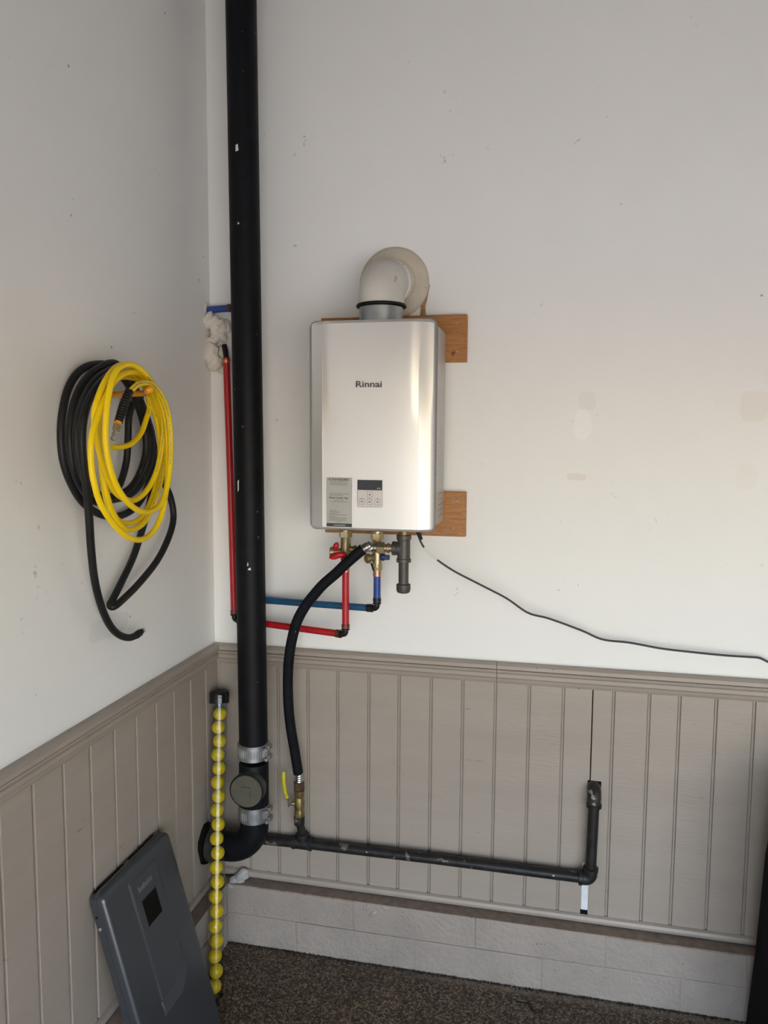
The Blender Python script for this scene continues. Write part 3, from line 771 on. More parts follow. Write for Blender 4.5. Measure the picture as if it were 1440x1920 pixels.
kb.build('blue_knob', 'handle_blue', cv, bevel=0.002)
# ================================================================ gas: drip leg, flex hose, shut-off, iron pipe
GX, VYG = 0.676, -0.172
dl = thing('gas_drip_leg', 'grey iron gas tee with capped drip leg hanging under the heater', 'pipe fitting', (GX, VYG, 1.25))
MB().lathe([(0.016, 0), (0.016, 0.020)], (GX, VYG, 1.418), (0, 0, 1), 20).build('inlet_nipple', 'old_brass', dl)
MB().lathe([(0.0185, 0), (0.0215, 0.001), (0.0215, 0.010), (0.0190, 0.012), (0.0190, 0.066), (0.0215, 0.068), (0.0215, 0.080), (0.018, 0.081)], (GX, VYG, 1.343), (0, 0, 1), 28).add([], []).build('tee', 'grey_iron', dl)
MB().lathe([(0.0180, 0.0), (0.0180, 0.020), (0.0205, 0.022), (0.0205, 0.033), (0.017, 0.034)], (GX, VYG, 1.383), (-1, 0, 0), 28).build('tee_branch', 'grey_iron', dl)
MB().tube([(GX, VYG, 1.345), (GX, VYG, 1.272)], 0.0148, 24).build('nipple', 'grey_iron', dl)
MB().lathe([(0.012, 0.0), (0.0185, 0.003), (0.0208, 0.010), (0.0208, 0.026), (0.0195, 0.027), (0.0155, 0.028)], (GX, VYG, 1.252), (0, 0, 1), 28).build('cap', 'grey_iron', dl)
gh = thing('gas_hose', 'thick black sleeved gas hose curving from the heater to the floor pipe', 'hose', (0.32, -0.06, 0.60))
hx = Vector((GX - 0.034, VYG, 1.383))
MB().lathe([(0.0115, 0.0), (0.0115, 0.008), (0.0150, 0.009), (0.0150, 0.014), (0.0115, 0.016), (0.0115, 0.022)], hx, (-1, -0.05, 0), 24).build('flare_fitting', 'brass', gh)
MB().lathe([(0.0150, 0.022), (0.0185, 0.023), (0.0185, 0.044), (0.0150, 0.046)], hx, (-1, -0.05, 0), 24, hexmod).build('flare_nut', 'brass', gh, smooth=20)
def corrugated(pts, r0, r1, waves):
    P = smooth_path(pts, 24)
    n = waves * 6
    out = []; rr = []
    L = [0]
    for i in range(1, len(P)): L.append(L[-1] + (P[i] - P[i - 1]).length)
    for k in range(n + 1):
        s = L[-1] * k / n
        i = max(j for j in range(len(L)) if L[j] <= s + 1e-9); i = min(i, len(P) - 2)
        t = (s - L[i]) / max(1e-9, L[i + 1] - L[i])
        out.append(P[i].lerp(P[i + 1], t)); rr.append((r0 + r1) / 2 + (r1 - r0) / 2 * math.cos(2 * PI * k / 6))
    return out, rr
hose_pts = [(0.5579,-0.186,1.3802),(0.5117,-0.188,1.3392),(0.4747,-0.184,1.3035),(0.4313,-0.177,1.265),(0.395,-0.168,1.2241),(0.367,-0.16,1.1882),(0.3419,-0.152,1.1437),(0.3255,-0.145,1.096),(0.3112,-0.135,1.0369),(0.3021,-0.125,0.9705),(0.2981,-0.115,0.9019),(0.2977,-0.105,0.8343),(0.3009,-0.095,0.7733),(0.3061,-0.08,0.7062),(0.3135,-0.066,0.6226)]
cpts = [hx + Vector((-0.044, -0.002, 0)), hx + Vector((-0.062, -0.008, 0.001)), Vector(hose_pts[0]) + Vector((0.016, 0.000, 0.008)), Vector(hose_pts[0]) + Vector((-0.004, 0, -0.004))]
P_, R_ = corrugated(cpts, 0.0118, 0.0145, 13)
MB().tube(P_, R_, 20).build('corrugated_end', 'flex_steel', gh, smooth=80)
MB().tube(smooth_path(hose_pts, 8), 0.0160, 22).build('hose_sleeve', 'hose_sleeve', gh, smooth=50)
SVX, SVY = 0.3131, -0.055
he = Vector(hose_pts[-1])
P_, R_ = corrugated([he + Vector((-0.001, -0.002, 0.008)), he + Vector((0.002, 0.004, -0.010)), Vector((SVX, SVY, 0.585))], 0.0105, 0.0130, 6)
MB().tube(P_, R_, 20).build('corrugated_end', 'flex_steel', gh, smooth=80)
MB().lathe([(0.0135, 0), (0.0180, 0.001), (0.0180, 0.026), (0.0135, 0.028)], (SVX, SVY, 0.561), (0, 0, 1), 24, hexmod).build('flare_nut', 'dark_copper', gh, smooth=20)
sv = thing('gas_shutoff_valve', 'brass gas shut-off valve with yellow lever below the black hose', 'valve', (SVX, SVY, 0.45))
MB().lathe([(0.0140, 0), (0.0175, 0.001), (0.0175, 0.018), (0.0150, 0.021), (0.0160, 0.030), (0.0175, 0.045), (0.0160, 0.060), (0.0150, 0.066), (0.0172, 0.070), (0.0172, 0.090), (0.013, 0.091)], (SVX, SVY, 0.470), (0, 0, 1), 28, lambda a, i: hexmod(a, i) if i in (1, 2, 7, 8) else 1.0).build('valve_body', 'old_brass', sv, smooth=30)
MB().lathe([(0.0075, 0.010), (0.0075, 0.024), (0.0050, 0.025), (0.0050, 0.036)], (SVX, SVY, 0.515), (-1, -0.35, 0), 16).build('stem', 'old_brass', sv)
MB().lathe([(0.0085, 0.026), (0.0085, 0.033), (0.005, 0.035)], (SVX, SVY, 0.515), (-1, -0.35, 0), 6).build('stem_nut', 'clamp_steel', sv)
lx = SVX - 0.033
lev = [(lx, SVY - 0.012, 0.505), (lx, SVY - 0.012, 0.528), (lx - 0.004, SVY - 0.013, 0.536), (lx - 0.010, SVY - 0.015, 0.550), (lx - 0.014, SVY - 0.016, 0.585), (lx - 0.014, SVY - 0.016, 0.622)]
MB().loft([[Vector(p) + Vector((0.0020 * math.cos(a), 0.0090 * math.sin(a), 0)) * (0.65 if i in (0, 5) else 1) for a in [2 * PI * k / 14 for k in range(14)]] for i, p in enumerate([lev[0], lev[1], lev[2]])]).build('lever_plate', 'steel_dull', sv)
MB().loft([[Vector(p) + Vector((0.0070 * math.cos(a), 0.0060 * math.sin(a), 0)) * k_ for a in [2 * PI * k / 14 for k in range(14)]] for p, k_ in (((lx - 0.004, SVY - 0.013, 0.532), 0.6), ((lx - 0.005, SVY - 0.013, 0.537), 1.0), ((lx - 0.010, SVY - 0.015, 0.552), 1.0), ((lx - 0.0145, SVY - 0.016, 0.590), 1.0), ((lx - 0.0145, SVY - 0.016, 0.618), 1.0), ((lx - 0.0145, SVY - 0.016, 0.625), 0.6))]).build('yellow_lever', 'handle_yellow', sv)
gp = thing('gas_pipe', 'black iron gas pipe run along the siding with an elbow and riser', 'pipe', (0.73, -0.045, 0.35))
GR, GY = 0.0163, -0.045
gpt = [(0.1384,-0.045,0.3585),(0.3291,-0.045,0.3654),(0.7339,-0.045,0.3804),(1.0669,-0.045,0.3781),(1.2324,-0.045,0.3813)]
TX = 0.3199
gz = lambda x: gpt[0][2] + (gpt[-1][2] - gpt[0][2]) * (x - gpt[0][0]) / (gpt[-1][0] - gpt[0][0])
GZ = 0.3745
EX = 1.2371
MB().tube([(0.125, GY, GZ - 0.006), (TX - 0.02, GY, GZ - 0.002)], GR, 24).build('short_run', 'black_iron', gp)
MB().tube([(TX + 0.02, GY, GZ - 0.001), (0.78, GY, GZ + 0.002), (EX - 0.02, GY, GZ)], GR, 24).build('long_run', 'black_iron', gp)
tee = MB().lathe([(0.0165, -0.034), (0.0215, -0.033), (0.0215, -0.024), (0.0195, -0.022), (0.0195, 0.022), (0.0215, 0.024), (0.0215, 0.033), (0.0165, 0.034)], (TX, GY, GZ - 0.001), (1, 0, 0), 26)
tee.build('tee', 'black_iron', gp)
MB().lathe([(0.0190, 0.010), (0.0190, 0.022), (0.0212, 0.024), (0.0212, 0.034), (0.0150, 0.035)], (TX, GY, GZ), (0, 0, 1), 26).build('tee_outlet', 'black_iron', gp)
MB().tube([(TX, GY, GZ + 0.03), (SVX * 0.5 + TX * 0.5, -0.05, 0.43), (SVX, SVY, 0.455)], 0.0128, 20).build('nipple', 'black_iron', gp)
MB().lathe([(0.0135, 0), (0.0170, 0.004), (0.0178, 0.012), (0.0178, 0.030), (0.015, 0.032)], (SVX, SVY, 0.440), (0, 0, 1), 24).build('bell_reducer', 'black_iron', gp)
RXT = 1.2406
ep = [Vector((EX - 0.030, GY, GZ))] + [Vector((EX - 0.016, GY, GZ + 0.016)) + Vector((0.016 * math.sin(t), 0, -0.016 * math.cos(t))) for t in [PI / 2 * i / 8 for i in range(9)]] + [Vector((EX, GY, GZ + 0.032))]
MB().tube(ep, 0.0205, 26).build('elbow', 'black_iron', gp, smooth=60)
MB().lathe([(0.0205, -0.005), (0.0228, -0.004), (0.0228, 0.006), (0.0200, 0.007)], (EX - 0.030, GY, GZ), (1, 0, 0), 26).build('elbow_collar', 'black_iron', gp)
MB().lathe([(0.0205, -0.006), (0.0228, -0.005), (0.0228, 0.005), (0.0200, 0.006)], (EX, GY, GZ + 0.030), (0, 0, 1), 26).build('elbow_collar', 'black_iron', gp)
MB().tube([(EX, GY, GZ + 0.03), (RXT, GY, 0.620)], GR, 24).build('riser', 'black_iron', gp)
tp = [Vector((RXT, GY, 0.607)), Vector((RXT, GY, 0.625))] + [Vector((RXT, GY + 0.020, 0.628)) + Vector((0, -0.020 * math.cos(t), 0.020 * math.sin(t))) for t in [PI / 2 * i / 8 for i in range(9)]] + [Vector((RXT, 0.01, 0.648))]
MB().tube(tp, 0.0205, 26).build('wall_elbow', 'smeared_iron', gp, smooth=60)
MB().lathe([(0.0190, -0.006), (0.0226, -0.005), (0.0226, 0.005), (0.0190, 0.006)], (RXT, GY, 0.607), (0, 0, 1), 26).build('elbow_collar', 'black_iron', gp)

# ================================================================ power cord
pcrd = thing('power_cord', 'thin black power cord swagging from the heater along the white wall', 'cord', (1.1, -0.05, 1.05))
cord = [(0.7072,-0.12,1.4227),(0.7155,-0.12,1.4007),(0.7298,-0.118,1.3771),(0.7579,-0.112,1.3501),(0.8125,-0.1,1.312),(0.8908,-0.085,1.2712),(0.9692,-0.07,1.2303),(1.0322,-0.055,1.1868),(1.0947,-0.045,1.1703),(1.1883,-0.04,1.1391),(1.2502,-0.036,1.1145),(1.326,-0.034,1.1092),(1.4157,-0.034,1.0975),(1.5037,-0.034,1.0922),(1.591,-0.03,1.0876),(1.6564,-0.024,1.0857),(1.6857,-0.02,1.0834),(1.7149,-0.018,1.0709),(1.7935,-0.016,1.0463),(1.8766,-0.014,1.0456)]
MB().tube(smooth_path(cord, 6), 0.0031, 10).build('cable', 'cord_black', pcrd)
MB().lathe([(0.0052, 0), (0.0060, 0.004), (0.0060, 0.018), (0.0048, 0.030), (0.0040, 0.034)], Vector(cord[0]) + Vector((-0.003, 0, 0.012)), Vector(cord[2]) - Vector(cord[0]), 14).build('strain_relief', 'rubber_black', pcrd)
wt = smooth_path(cord, 6)
MB().tube(wt[11:20], 0.0037, 10).build('white_tag', 'white_print', pcrd)

# ================================================================ plaster lumps
def lumps(name, label, cat, m, blobs, vox, group=None):
    mb = MB()
    for (c, r, t) in blobs:
        n1, n2 = 12, 8
        v = []; f = []
        for i in range(n2 + 1):
            th = PI * i / n2
            for k in range(n1):
                ph = 2 * PI * k / n1
                j = 1 + random.uniform(-0.10, 0.10)
                p = Vector((r[0] * math.sin(th) * math.cos(ph), r[1] * math.sin(th) * math.sin(ph), r[2] * math.cos(th))) * j
                ca, sa = math.cos(t), math.sin(t)
                p = Vector((p.x * ca + p.z * sa, p.y, -p.x * sa + p.z * ca))
                v.append(Vector(c) + p)
        for i in range(n2):
            for k in range(n1):
                l = (k + 1) % n1
                f.append((i * n1 + k, i * n1 + l, (i + 1) * n1 + l, (i + 1) * n1 + k))
        mb.add(v, f)
    o = mb.build(name, m)
    rm = o.modifiers.new('remesh', 'REMESH'); rm.mode = 'VOXEL'; rm.voxel_size = vox; rm.use_smooth_shade = True
    sm = o.modifiers.new('smooth', 'SMOOTH'); sm.iterations = 2
    return tag(o, label, cat, group)
lumps('plaster_lump', 'lumpy white plaster packed around the pipes in the wall corner', 'plaster', 'plaster', [
    ((-0.0184,-0.014,2.1276), (0.008, 0.012, 0.018), 0.0), ((-0.0036,-0.034,2.1122), (0.009, 0.010, 0.022), 0.0), ((-0.0075,-0.03,2.1013), (0.009, 0.014, 0.030), 0.1), ((0.006,-0.036,2.0783), (0.012, 0.016, 0.028), 0.7), ((0.0194,-0.03,2.0672), (0.013, 0.015, 0.030), 0.85),
    ((0.0357,-0.022,2.0562), (0.015, 0.014, 0.030), 0.8), ((0.0484,-0.014,2.047), (0.016, 0.012, 0.026), 0.3), ((0.0642,-0.008,2.0575), (0.010, 0.009, 0.024), -0.25), ((0.0343,-0.016,2.0269), (0.024, 0.014, 0.020), 0.0), ((0.0517,-0.01,2.0189), (0.012, 0.010, 0.014), 0.0),
    ((0.0119,-0.02,2.0084), (0.026, 0.016, 0.014), 0.0), ((0.0142,-0.034,1.9698), (0.030, 0.020, 0.036), 0.0), ((0.0265,-0.03,1.9398), (0.026, 0.020, 0.028), 0.4),
    ((0.0401,-0.012,1.9209), (0.022, 0.010, 0.014), 0.6), ((0.0398,-0.01,1.9618), (0.016, 0.010, 0.034), 0.0), ((-0.0059,-0.026,1.9828), (0.014, 0.014, 0.030), 0.0)], 0.0028)
lumps('caulk_lump', 'grey smear of caulk on the sill moulding beside the corner', 'caulk', 'caulk_grey', [
    ((0.0914,-0.028,0.2223), (0.026, 0.014, 0.015), -0.6), ((0.1053,-0.024,0.2352), (0.018, 0.012, 0.013), 0.0), ((0.077,-0.04,0.2064), (0.022, 0.016, 0.013), 0.7), ((0.1117,-0.026,0.22), (0.012, 0.010, 0.009), 0.2), ((0.0685,-0.052,0.1971), (0.014, 0.012, 0.010), 0.7), ((0.0927,-0.036,0.21), (0.020, 0.016, 0.012), 0.3)], 0.0025)
lumps('mortar_lump', 'painted over mortar bulge on the face of the block footing', 'mortar', 'footing_paint', [
    ((0.5455,-0.056,0.192), (0.028, 0.008, 0.011), -0.4), ((0.5634,-0.056,0.1726), (0.020, 0.009, 0.010), -0.6), ((0.6021,-0.056,0.1964), (0.026, 0.006, 0.010), 0.1)], 0.0025)

# ================================================================ hoses on the side wall
hk = thing('hose_hook', 'orange rubber coated wall hook holding the coiled hoses', 'hook', (0.0, -0.61, 1.80))
HKY = -0.753
hkpts = [(0.004, -0.610, 1.806), (0.05, -0.628, 1.806), (0.10, -0.655, 1.806), (0.150, -0.680, 1.806), (0.196, HKY, 1.806), (0.208, HKY, 1.812)]
MB().tube(smooth_path(hkpts, 6), 0.0075, 14).build('arm', 'hook_orange', hk)
MB().box((0.0005, -0.628, 1.785), (0.006, -0.592, 1.826)).build('mounting_plate', 'hook_orange', hk, smooth=0, bevel=0.004)
def clear_pts(pts): return [Vector(p) for p in pts]
bh = thing('black_hose', 'black rubber hose coiled on the wall hook with two long tails', 'hose', (0.05, -0.63, 1.15))
BR = 0.0092
bpts = [(0.036,-0.528,1.8068),(0.034,-0.4763,1.7613),(0.032,-0.4449,1.6995),(0.03,-0.4329,1.627),(0.024,-0.432,1.5676),(0.02,-0.4449,1.5181),(0.022,-0.4863,1.4587),(0.025,-0.541,1.3901),(0.028,-0.6049,1.3353),(0.03,-0.6481,1.301),(0.034,-0.6707,1.289),(0.045,-0.6732,1.2851),(0.05,-0.6433,1.2947),(0.05,-0.5583,1.3234),(0.048,-0.4571,1.3693),(0.045,-0.3835,1.4266),(0.04,-0.3474,1.4771),(0.035,-0.3552,1.5348),(0.03,-0.3869,1.5837),(0.025,-0.4122,1.6446),(0.024,-0.4342,1.7175),(0.026,-0.4786,1.7788),(0.03,-0.5483,1.8438),(0.03,-0.6234,1.875),(0.028,-0.6982,1.8722),(0.024,-0.7527,1.8521),(0.02,-0.7898,1.8118),(0.018,-0.8111,1.7587),(0.018,-0.8202,1.7029),(0.018,-0.8142,1.6468),(0.018,-0.7892,1.5965),(0.018,-0.7435,1.5469),(0.018,-0.6732,1.5125),(0.018,-0.5919,1.5013),(0.018,-0.5105,1.5191),(0.018,-0.448,1.5684),(0.045,-0.4667,1.6373),(0.045,-0.4679,1.7085),(0.048,-0.5092,1.7689),(0.052,-0.5663,1.834),(0.054,-0.6475,1.8785),(0.052,-0.7225,1.86),(0.05,-0.7737,1.8276),(0.047,-0.8061,1.7847),(0.045,-0.8223,1.7362),(0.045,-0.8269,1.6845),(0.043,-0.8145,1.6322),(0.04,-0.7811,1.585),(0.04,-0.7333,1.5505),(0.04,-0.6557,1.5485),(0.04,-0.5709,1.557),(0.045,-0.5205,1.5908),(0.068,-0.5203,1.6521),(0.07,-0.5211,1.7126),(0.074,-0.555,1.7673),(0.078,-0.6036,1.819),(0.078,-0.6657,1.8646),(0.078,-0.737,1.8471),(0.076,-0.7883,1.8152),(0.072,-0.8191,1.773),(0.07,-0.8351,1.7287),(0.068,-0.8367,1.6775),(0.065,-0.8166,1.6214),(0.062,-0.7726,1.5772),(0.062,-0.7051,1.5588),(0.064,-0.6265,1.5697),(0.066,-0.5729,1.6066),(0.09,-0.5796,1.6662),(0.094,-0.5921,1.7247),(0.098,-0.6281,1.781),(0.1,-0.6818,1.8336),(0.1,-0.731,1.8492),(0.098,-0.7965,1.8145),(0.095,-0.8319,1.776),(0.092,-0.8484,1.7285),(0.09,-0.8505,1.6778),(0.085,-0.8371,1.6262),(0.078,-0.818,1.5731),(0.068,-0.7983,1.5106),(0.058,-0.7798,1.4464),(0.048,-0.7549,1.3714),(0.04,-0.7218,1.3042),(0.036,-0.6827,1.2458),(0.036,-0.6435,1.2088),(0.038,-0.601,1.1882),(0.042,-0.5674,1.1857),(0.044,-0.5541,1.1891)]
MB().tube(smooth_path(bpts, 6), BR, 14).build('coil', 'hose_black', bh, smooth=60)
e0, e1 = Vector(bpts[-1]), Vector(bpts[-2])
edir = (e0 - e1).normalized()
MB().lathe([(0.0100, -0.014), (0.0100, 0.002), (0.0075, 0.003), (0.0075, 0.010)], e0, edir, 16).build('ferrule', 'hose_black', bh)
MB().lathe([(0.0062, 0.008), (0.0062, 0.018), (0.004, 0.019)], e0, edir, 14).build('end_fitting', 'flex_steel', bh)
ipts = [(0.06,-0.5451,1.8058),(0.06,-0.5821,1.7872),(0.058,-0.6015,1.7534),(0.056,-0.6053,1.6995),(0.052,-0.6091,1.6414),(0.048,-0.6293,1.5923),(0.044,-0.654,1.5649)]
MB().tube(smooth_path(ipts, 6), BR * 0.95, 14).build('inner_strand', 'hose_black', bh, smooth=60)
yh = thing('air_hose', 'bright yellow air hose coiled over the black hose', 'hose', (0.13, -0.62, 1.45))
YR = 0.0066
ypts = [(0.108,-0.7593,1.6784),(0.11,-0.7276,1.6789),(0.112,-0.687,1.686),(0.114,-0.6476,1.7079),(0.116,-0.622,1.7447),(0.118,-0.6079,1.7818),(0.122,-0.6443,1.8321),(0.124,-0.7073,1.8412),(0.126,-0.7673,1.8329),(0.126,-0.812,1.8023),(0.126,-0.8332,1.765),(0.124,-0.8386,1.7215),(0.122,-0.8317,1.6706),(0.12,-0.8219,1.6114),(0.118,-0.805,1.558),(0.118,-0.7698,1.5168),(0.118,-0.7208,1.4992),(0.12,-0.6635,1.5062),(0.12,-0.6141,1.543),(0.122,-0.5821,1.5995),(0.122,-0.5665,1.6663),(0.124,-0.5799,1.7332),(0.126,-0.6138,1.7896),(0.134,-0.6728,1.834),(0.136,-0.7271,1.851),(0.138,-0.7794,1.8466),(0.14,-0.8268,1.8229),(0.14,-0.8604,1.7852),(0.14,-0.8766,1.7457),(0.138,-0.8718,1.7069),(0.134,-0.8481,1.6565),(0.132,-0.8338,1.5975),(0.132,-0.8115,1.5439),(0.132,-0.7727,1.5002),(0.132,-0.7304,1.4857),(0.134,-0.6729,1.4974),(0.136,-0.6223,1.5481),(0.136,-0.5864,1.6084),(0.138,-0.5787,1.675),(0.14,-0.5881,1.7373),(0.142,-0.6184,1.7894),(0.15,-0.6779,1.8373),(0.152,-0.7324,1.8579),(0.154,-0.7847,1.8625),(0.156,-0.832,1.8439),(0.156,-0.8753,1.8019),(0.156,-0.9022,1.7519),(0.152,-0.8923,1.7069),(0.15,-0.8704,1.65),(0.15,-0.847,1.6095),(0.15,-0.8124,1.5742),(0.15,-0.7504,1.5564),(0.15,-0.6899,1.5736),(0.152,-0.6443,1.6153),(0.154,-0.6193,1.6716),(0.156,-0.6096,1.7328),(0.158,-0.6353,1.7925),(0.164,-0.6876,1.8345),(0.166,-0.7426,1.8474),(0.168,-0.8022,1.8408),(0.168,-0.8463,1.8177),(0.168,-0.8796,1.7841),(0.168,-0.9092,1.7448),(0.168,-0.9321,1.7033),(0.168,-0.9374,1.659),(0.168,-0.9308,1.6141),(0.166,-0.9062,1.5636),(0.166,-0.8612,1.5164),(0.166,-0.8059,1.4804),(0.166,-0.7457,1.4652),(0.166,-0.6917,1.4763),(0.168,-0.6538,1.5107),(0.17,-0.6322,1.562),(0.172,-0.6233,1.6229),(0.172,-0.6189,1.688),(0.174,-0.634,1.7525),(0.176,-0.6716,1.8063),(0.182,-0.7341,1.8442),(0.184,-0.794,1.8612),(0.184,-0.8449,1.8513),(0.184,-0.875,1.826),(0.184,-0.8926,1.7868),(0.184,-0.9041,1.7415),(0.184,-0.9078,1.6931),(0.184,-0.8966,1.6442),(0.184,-0.8672,1.5932),(0.184,-0.8156,1.5511),(0.184,-0.752,1.5304),(0.184,-0.69,1.5405),(0.184,-0.6518,1.5798),(0.186,-0.6366,1.6357),(0.186,-0.6316,1.6963),(0.188,-0.6438,1.7522),(0.188,-0.6703,1.7946),(0.19,-0.712,1.8192),(0.192,-0.7491,1.8242),(0.192,-0.7853,1.8188),(0.192,-0.8102,1.8074),(0.19,-0.8264,1.7956)]
MB().tube(smooth_path(ypts, 6), YR, 14).build('coil', 'hose_yellow', yh, smooth=60)
yp = smooth_path(ypts, 6)
camp = Vector((1.1007, -2.3645, 1.7043))
pm = MB()
for (i0, i1) in ((26, 42), (128, 142), (210, 232), (318, 340), (440, 462), (540, 566), (552, 590)):
    for i in range(i0, min(i1, len(yp) - 2)):
        t = (yp[i + 1] - yp[i]).normalized()
        d = camp - yp[i]; d = (d - t * d.dot(t)).normalized()
        L_ = (yp[i + 1] - yp[i]).length
        for k in range(3):
            a = yp[i] + t * L_ * (k + 0.1) / 3 + d * (YR - 0.0002)
            b2 = a + t * L_ * random.uniform(0.12, 0.24)
            u = t.cross(d) * random.uniform(0.0008, 0.0014)
            pm.add([a - u, a + u, b2 + u, b2 - u, a - u + d * 0.0004, a + u + d * 0.0004, b2 + u + d * 0.0004, b2 - u + d * 0.0004], [(4, 5, 6, 7), (0, 1, 5, 4), (1, 2, 6, 5), (2, 3, 7, 6), (3, 0, 4, 7)])
pmo = pm.build('print_line', 'ink_soft', yh, smooth=0)
pmo['label'] = 'faint printed line along the hose'
ws = [(0.191,-0.8224,1.802),(0.19,-0.835,1.7845),(0.189,-0.8441,1.768),(0.188,-0.8531,1.7517),(0.187,-0.862,1.7348)]
P_, R_ = corrugated(ws, 0.0092, 0.0108, 12)
MB().tube(P_, [r * (1.0 - 0.12 * abs(2 * i / len(R_) - 1)) for i, r in enumerate(R_)], 16).build('strain_relief', 'rubber_black', yh, smooth=70)
f0, f1 = Vector(ws[-1]), Vector(ws[-2])
fd = (f0 - f1).normalized()
MB().lathe([(0.0070, -0.002), (0.0078, 0.004), (0.0078, 0.008)], f0, fd, 16).build('ferrule', 'hook_orange', yh)
MB().lathe([(0.0070, 0.006), (0.0085, 0.007), (0.0085, 0.021), (0.0070, 0.022)], f0, fd, 24, hexmod).build('hex_fitting', 'brass', yh, smooth=20)
MB().lathe([(0.0045, 0.022), (0.0045, 0.027), (0.0060, 0.028), (0.0060, 0.032), (0.0042, 0.033), (0.0042, 0.037), (0.0058, 0.038), (0.0050, 0.044)], f0, fd, 16).build('plug_tip', 'steel_dull', yh)

# ================================================================ golf ball tube and balls
tb0, tb1 = Vector((0.1263, -0.3100, 0.0)), Vector((0.044,-0.0671,0.8553))
td = (tb1 - tb0).normalized()
TL = (tb1 - tb0).length
gt = thing('ball_tube', 'clear plastic golf ball tube with black cap leaning in the corner', 'tube', tb0)
TR = 0.0252
MB().lathe([(TR, 0.004), (TR, TL - 0.004)], tb0, td, 36).build('tube_wall', 'clear_plastic', gt, fix=True)
tw = [o for o in gt.children if o.name.startswith('tube_wall')][0]
import bmesh
bm = bmesh.new(); bm.from_mesh(tw.data)
bmesh.ops.delete(bm, geom=[f for f in bm.faces if len(f.verts) > 4], context='FACES')
bm.to_mesh(tw.data); bm.free()
sol = tw.modifiers.new('wall', 'SOLIDIFY'); sol.thickness = 0.0012
MB().lathe([(0.0255, 0), (0.0320, 0.001), (0.0325, 0.006), (0.0318, 0.020), (0.0325, 0.022), (0.0325, 0.034), (0.0300, 0.038), (0.020, 0.039)], tb0 + td * (TL - 0.022), td, 40).build('cap', 'tube_cap', gt, smooth=40)
MB().lathe([(0.0180, 0.001), (0.0262, 0.002), (0.0268, 0.006), (0.0264, 0.0065)], tb0, td, 32).build('foot_plug', 'tube_cap', gt, smooth=40)
bmesh_ball = bmesh.new()
bmesh.ops.create_icosphere(bmesh_ball, subdivisions=4, radius=0.02135)
ball_me = bpy.data.meshes.new('golf_ball')
bmesh_ball.to_mesh(ball_me); bmesh_ball.free()
ball_me.shade_smooth()
ball_me.materials.append(MATS['ball_yellow'])
ordn = ['bottom', 'second from the bottom', 'third from the bottom', 'fourth from the bottom', 'fifth from the bottom', 'sixth from the bottom', 'seventh from the bottom', 'eighth from the bottom', 'ninth from the bottom', 'tenth from the bottom',
        'tenth from the top', 'ninth from the top', 'eighth from the top', 'seventh from the top', 'sixth from the top', 'fifth from the top', 'fourth from the top', 'third from the top', 'second from the top', 'topmost']
n1 = td.orthogonal().normalized(); n2 = td.cross(n1)
h0 = 0.0068 + 0.02135
side = rt - td * rt.dot(td); side.normalize()
for i in range(20):
    o = bpy.data.objects.new('golf_ball', ball_me)
    C.objects.link(o)
    off = 0.0022 * (1 if i % 2 else -1)
    o.location = tb0 + td * (h0 + i * 0.04262) + side * off
    o.rotation_euler = (random.uniform(0, 6), random.uniform(0, 6), random.uniform(0, 6))
    w = ordn[i]
    tag(o, ('yellow golf ball, %s one in the clear tube' % w) if w not in ('bottom', 'topmost') else 'yellow golf ball, the %s one in the clear tube' % w, 'golf ball', 'yellow golf balls in the clear tube')

# ================================================================ grey appliance cover leaning on the side wall
cvp = thing('appliance_cover', 'dark grey metal appliance cover with square window leaning on the siding', 'cover panel', (0.10, -0.61, 0.0))
ctop = Vector((0.0125, 0, 0.583)); cbot = Vector((0.178, 0, 0.001))
cv_ = (cbot - ctop).normalized(); cn = Vector((cv_.z * -1, 0, cv_.x)).normalized()
CL = (cbot - ctop).length
CU0, CU1 = -0.769, -0.432           # world y of the two long edges
def cpnt(y, v, w): return ctop + cv_ * v + cn * w + Vector((0, y, 0))
TH = 0.040
def cring(inset, w, r, n=6):
    y0, y1, v0, v1 = CU0 + inset, CU1 - inset, inset, CL - inset
    pts = []
    for cy, cvv, a in ((y1 - r, v0 + r, -PI / 2), (y1 - r, v1 - r, 0), (y0 + r, v1 - r, PI / 2), (y0 + r, v0 + r, PI)):
        for i in range(n + 1):
            t = a + (PI / 2) * i / n
            pts.append(cpnt(cy + r * math.cos(t), cvv + r * math.sin(t), w))
    return pts
shell = MB().loft([cring(0.004, 0.0, 0.022), cring(0.0, 0.001, 0.024), cring(0.0, 0.016, 0.024), cring(0.003, 0.0175, 0.022), cring(0.003, 0.029, 0.022), cring(0.005, 0.035, 0.020), cring(0.010, 0.0390, 0.017), cring(0.016, 0.0402, 0.014)])
shell = shell.build('shell', 'cover_grey', cvp, smooth=38)
# raised centre field tapering down to a slanted foot
def field(pts, w0, w1, ins):
    cy = sum(p[0] for p in pts) / len(pts); cz = sum(p[1] for p in pts) / len(pts)
    lo = [cpnt(y, v, w0) for y, v in pts]
    hi = [cpnt(y + (cy - y) * ins / 0.07, v + (cz - v) * ins / 0.16, w1) for y, v in pts]
    return lo, hi
fpts = [(-0.668, 0.034), (-0.535, 0.034), (-0.535, 0.300), (-0.545, 0.345), (-0.580, 0.372), (-0.668, 0.372)]
lo, hi = field(fpts, 0.0398, 0.0440, 0.005)
MB().loft([lo, hi]).build('raised_field', 'cover_grey', cvp, smooth=30, bevel=0.0015)
hl = [(-0.672, 0.350), (-0.600, 0.350), (-0.556, 0.325), (-0.545, 0.288), (-0.532, 0.300), (-0.536, 0.345), (-0.582, 0.384), (-0.672, 0.384)]
inn, out_ = hl[:4], [hl[7], hl[6], hl[5], hl[4]]
fr = MB()
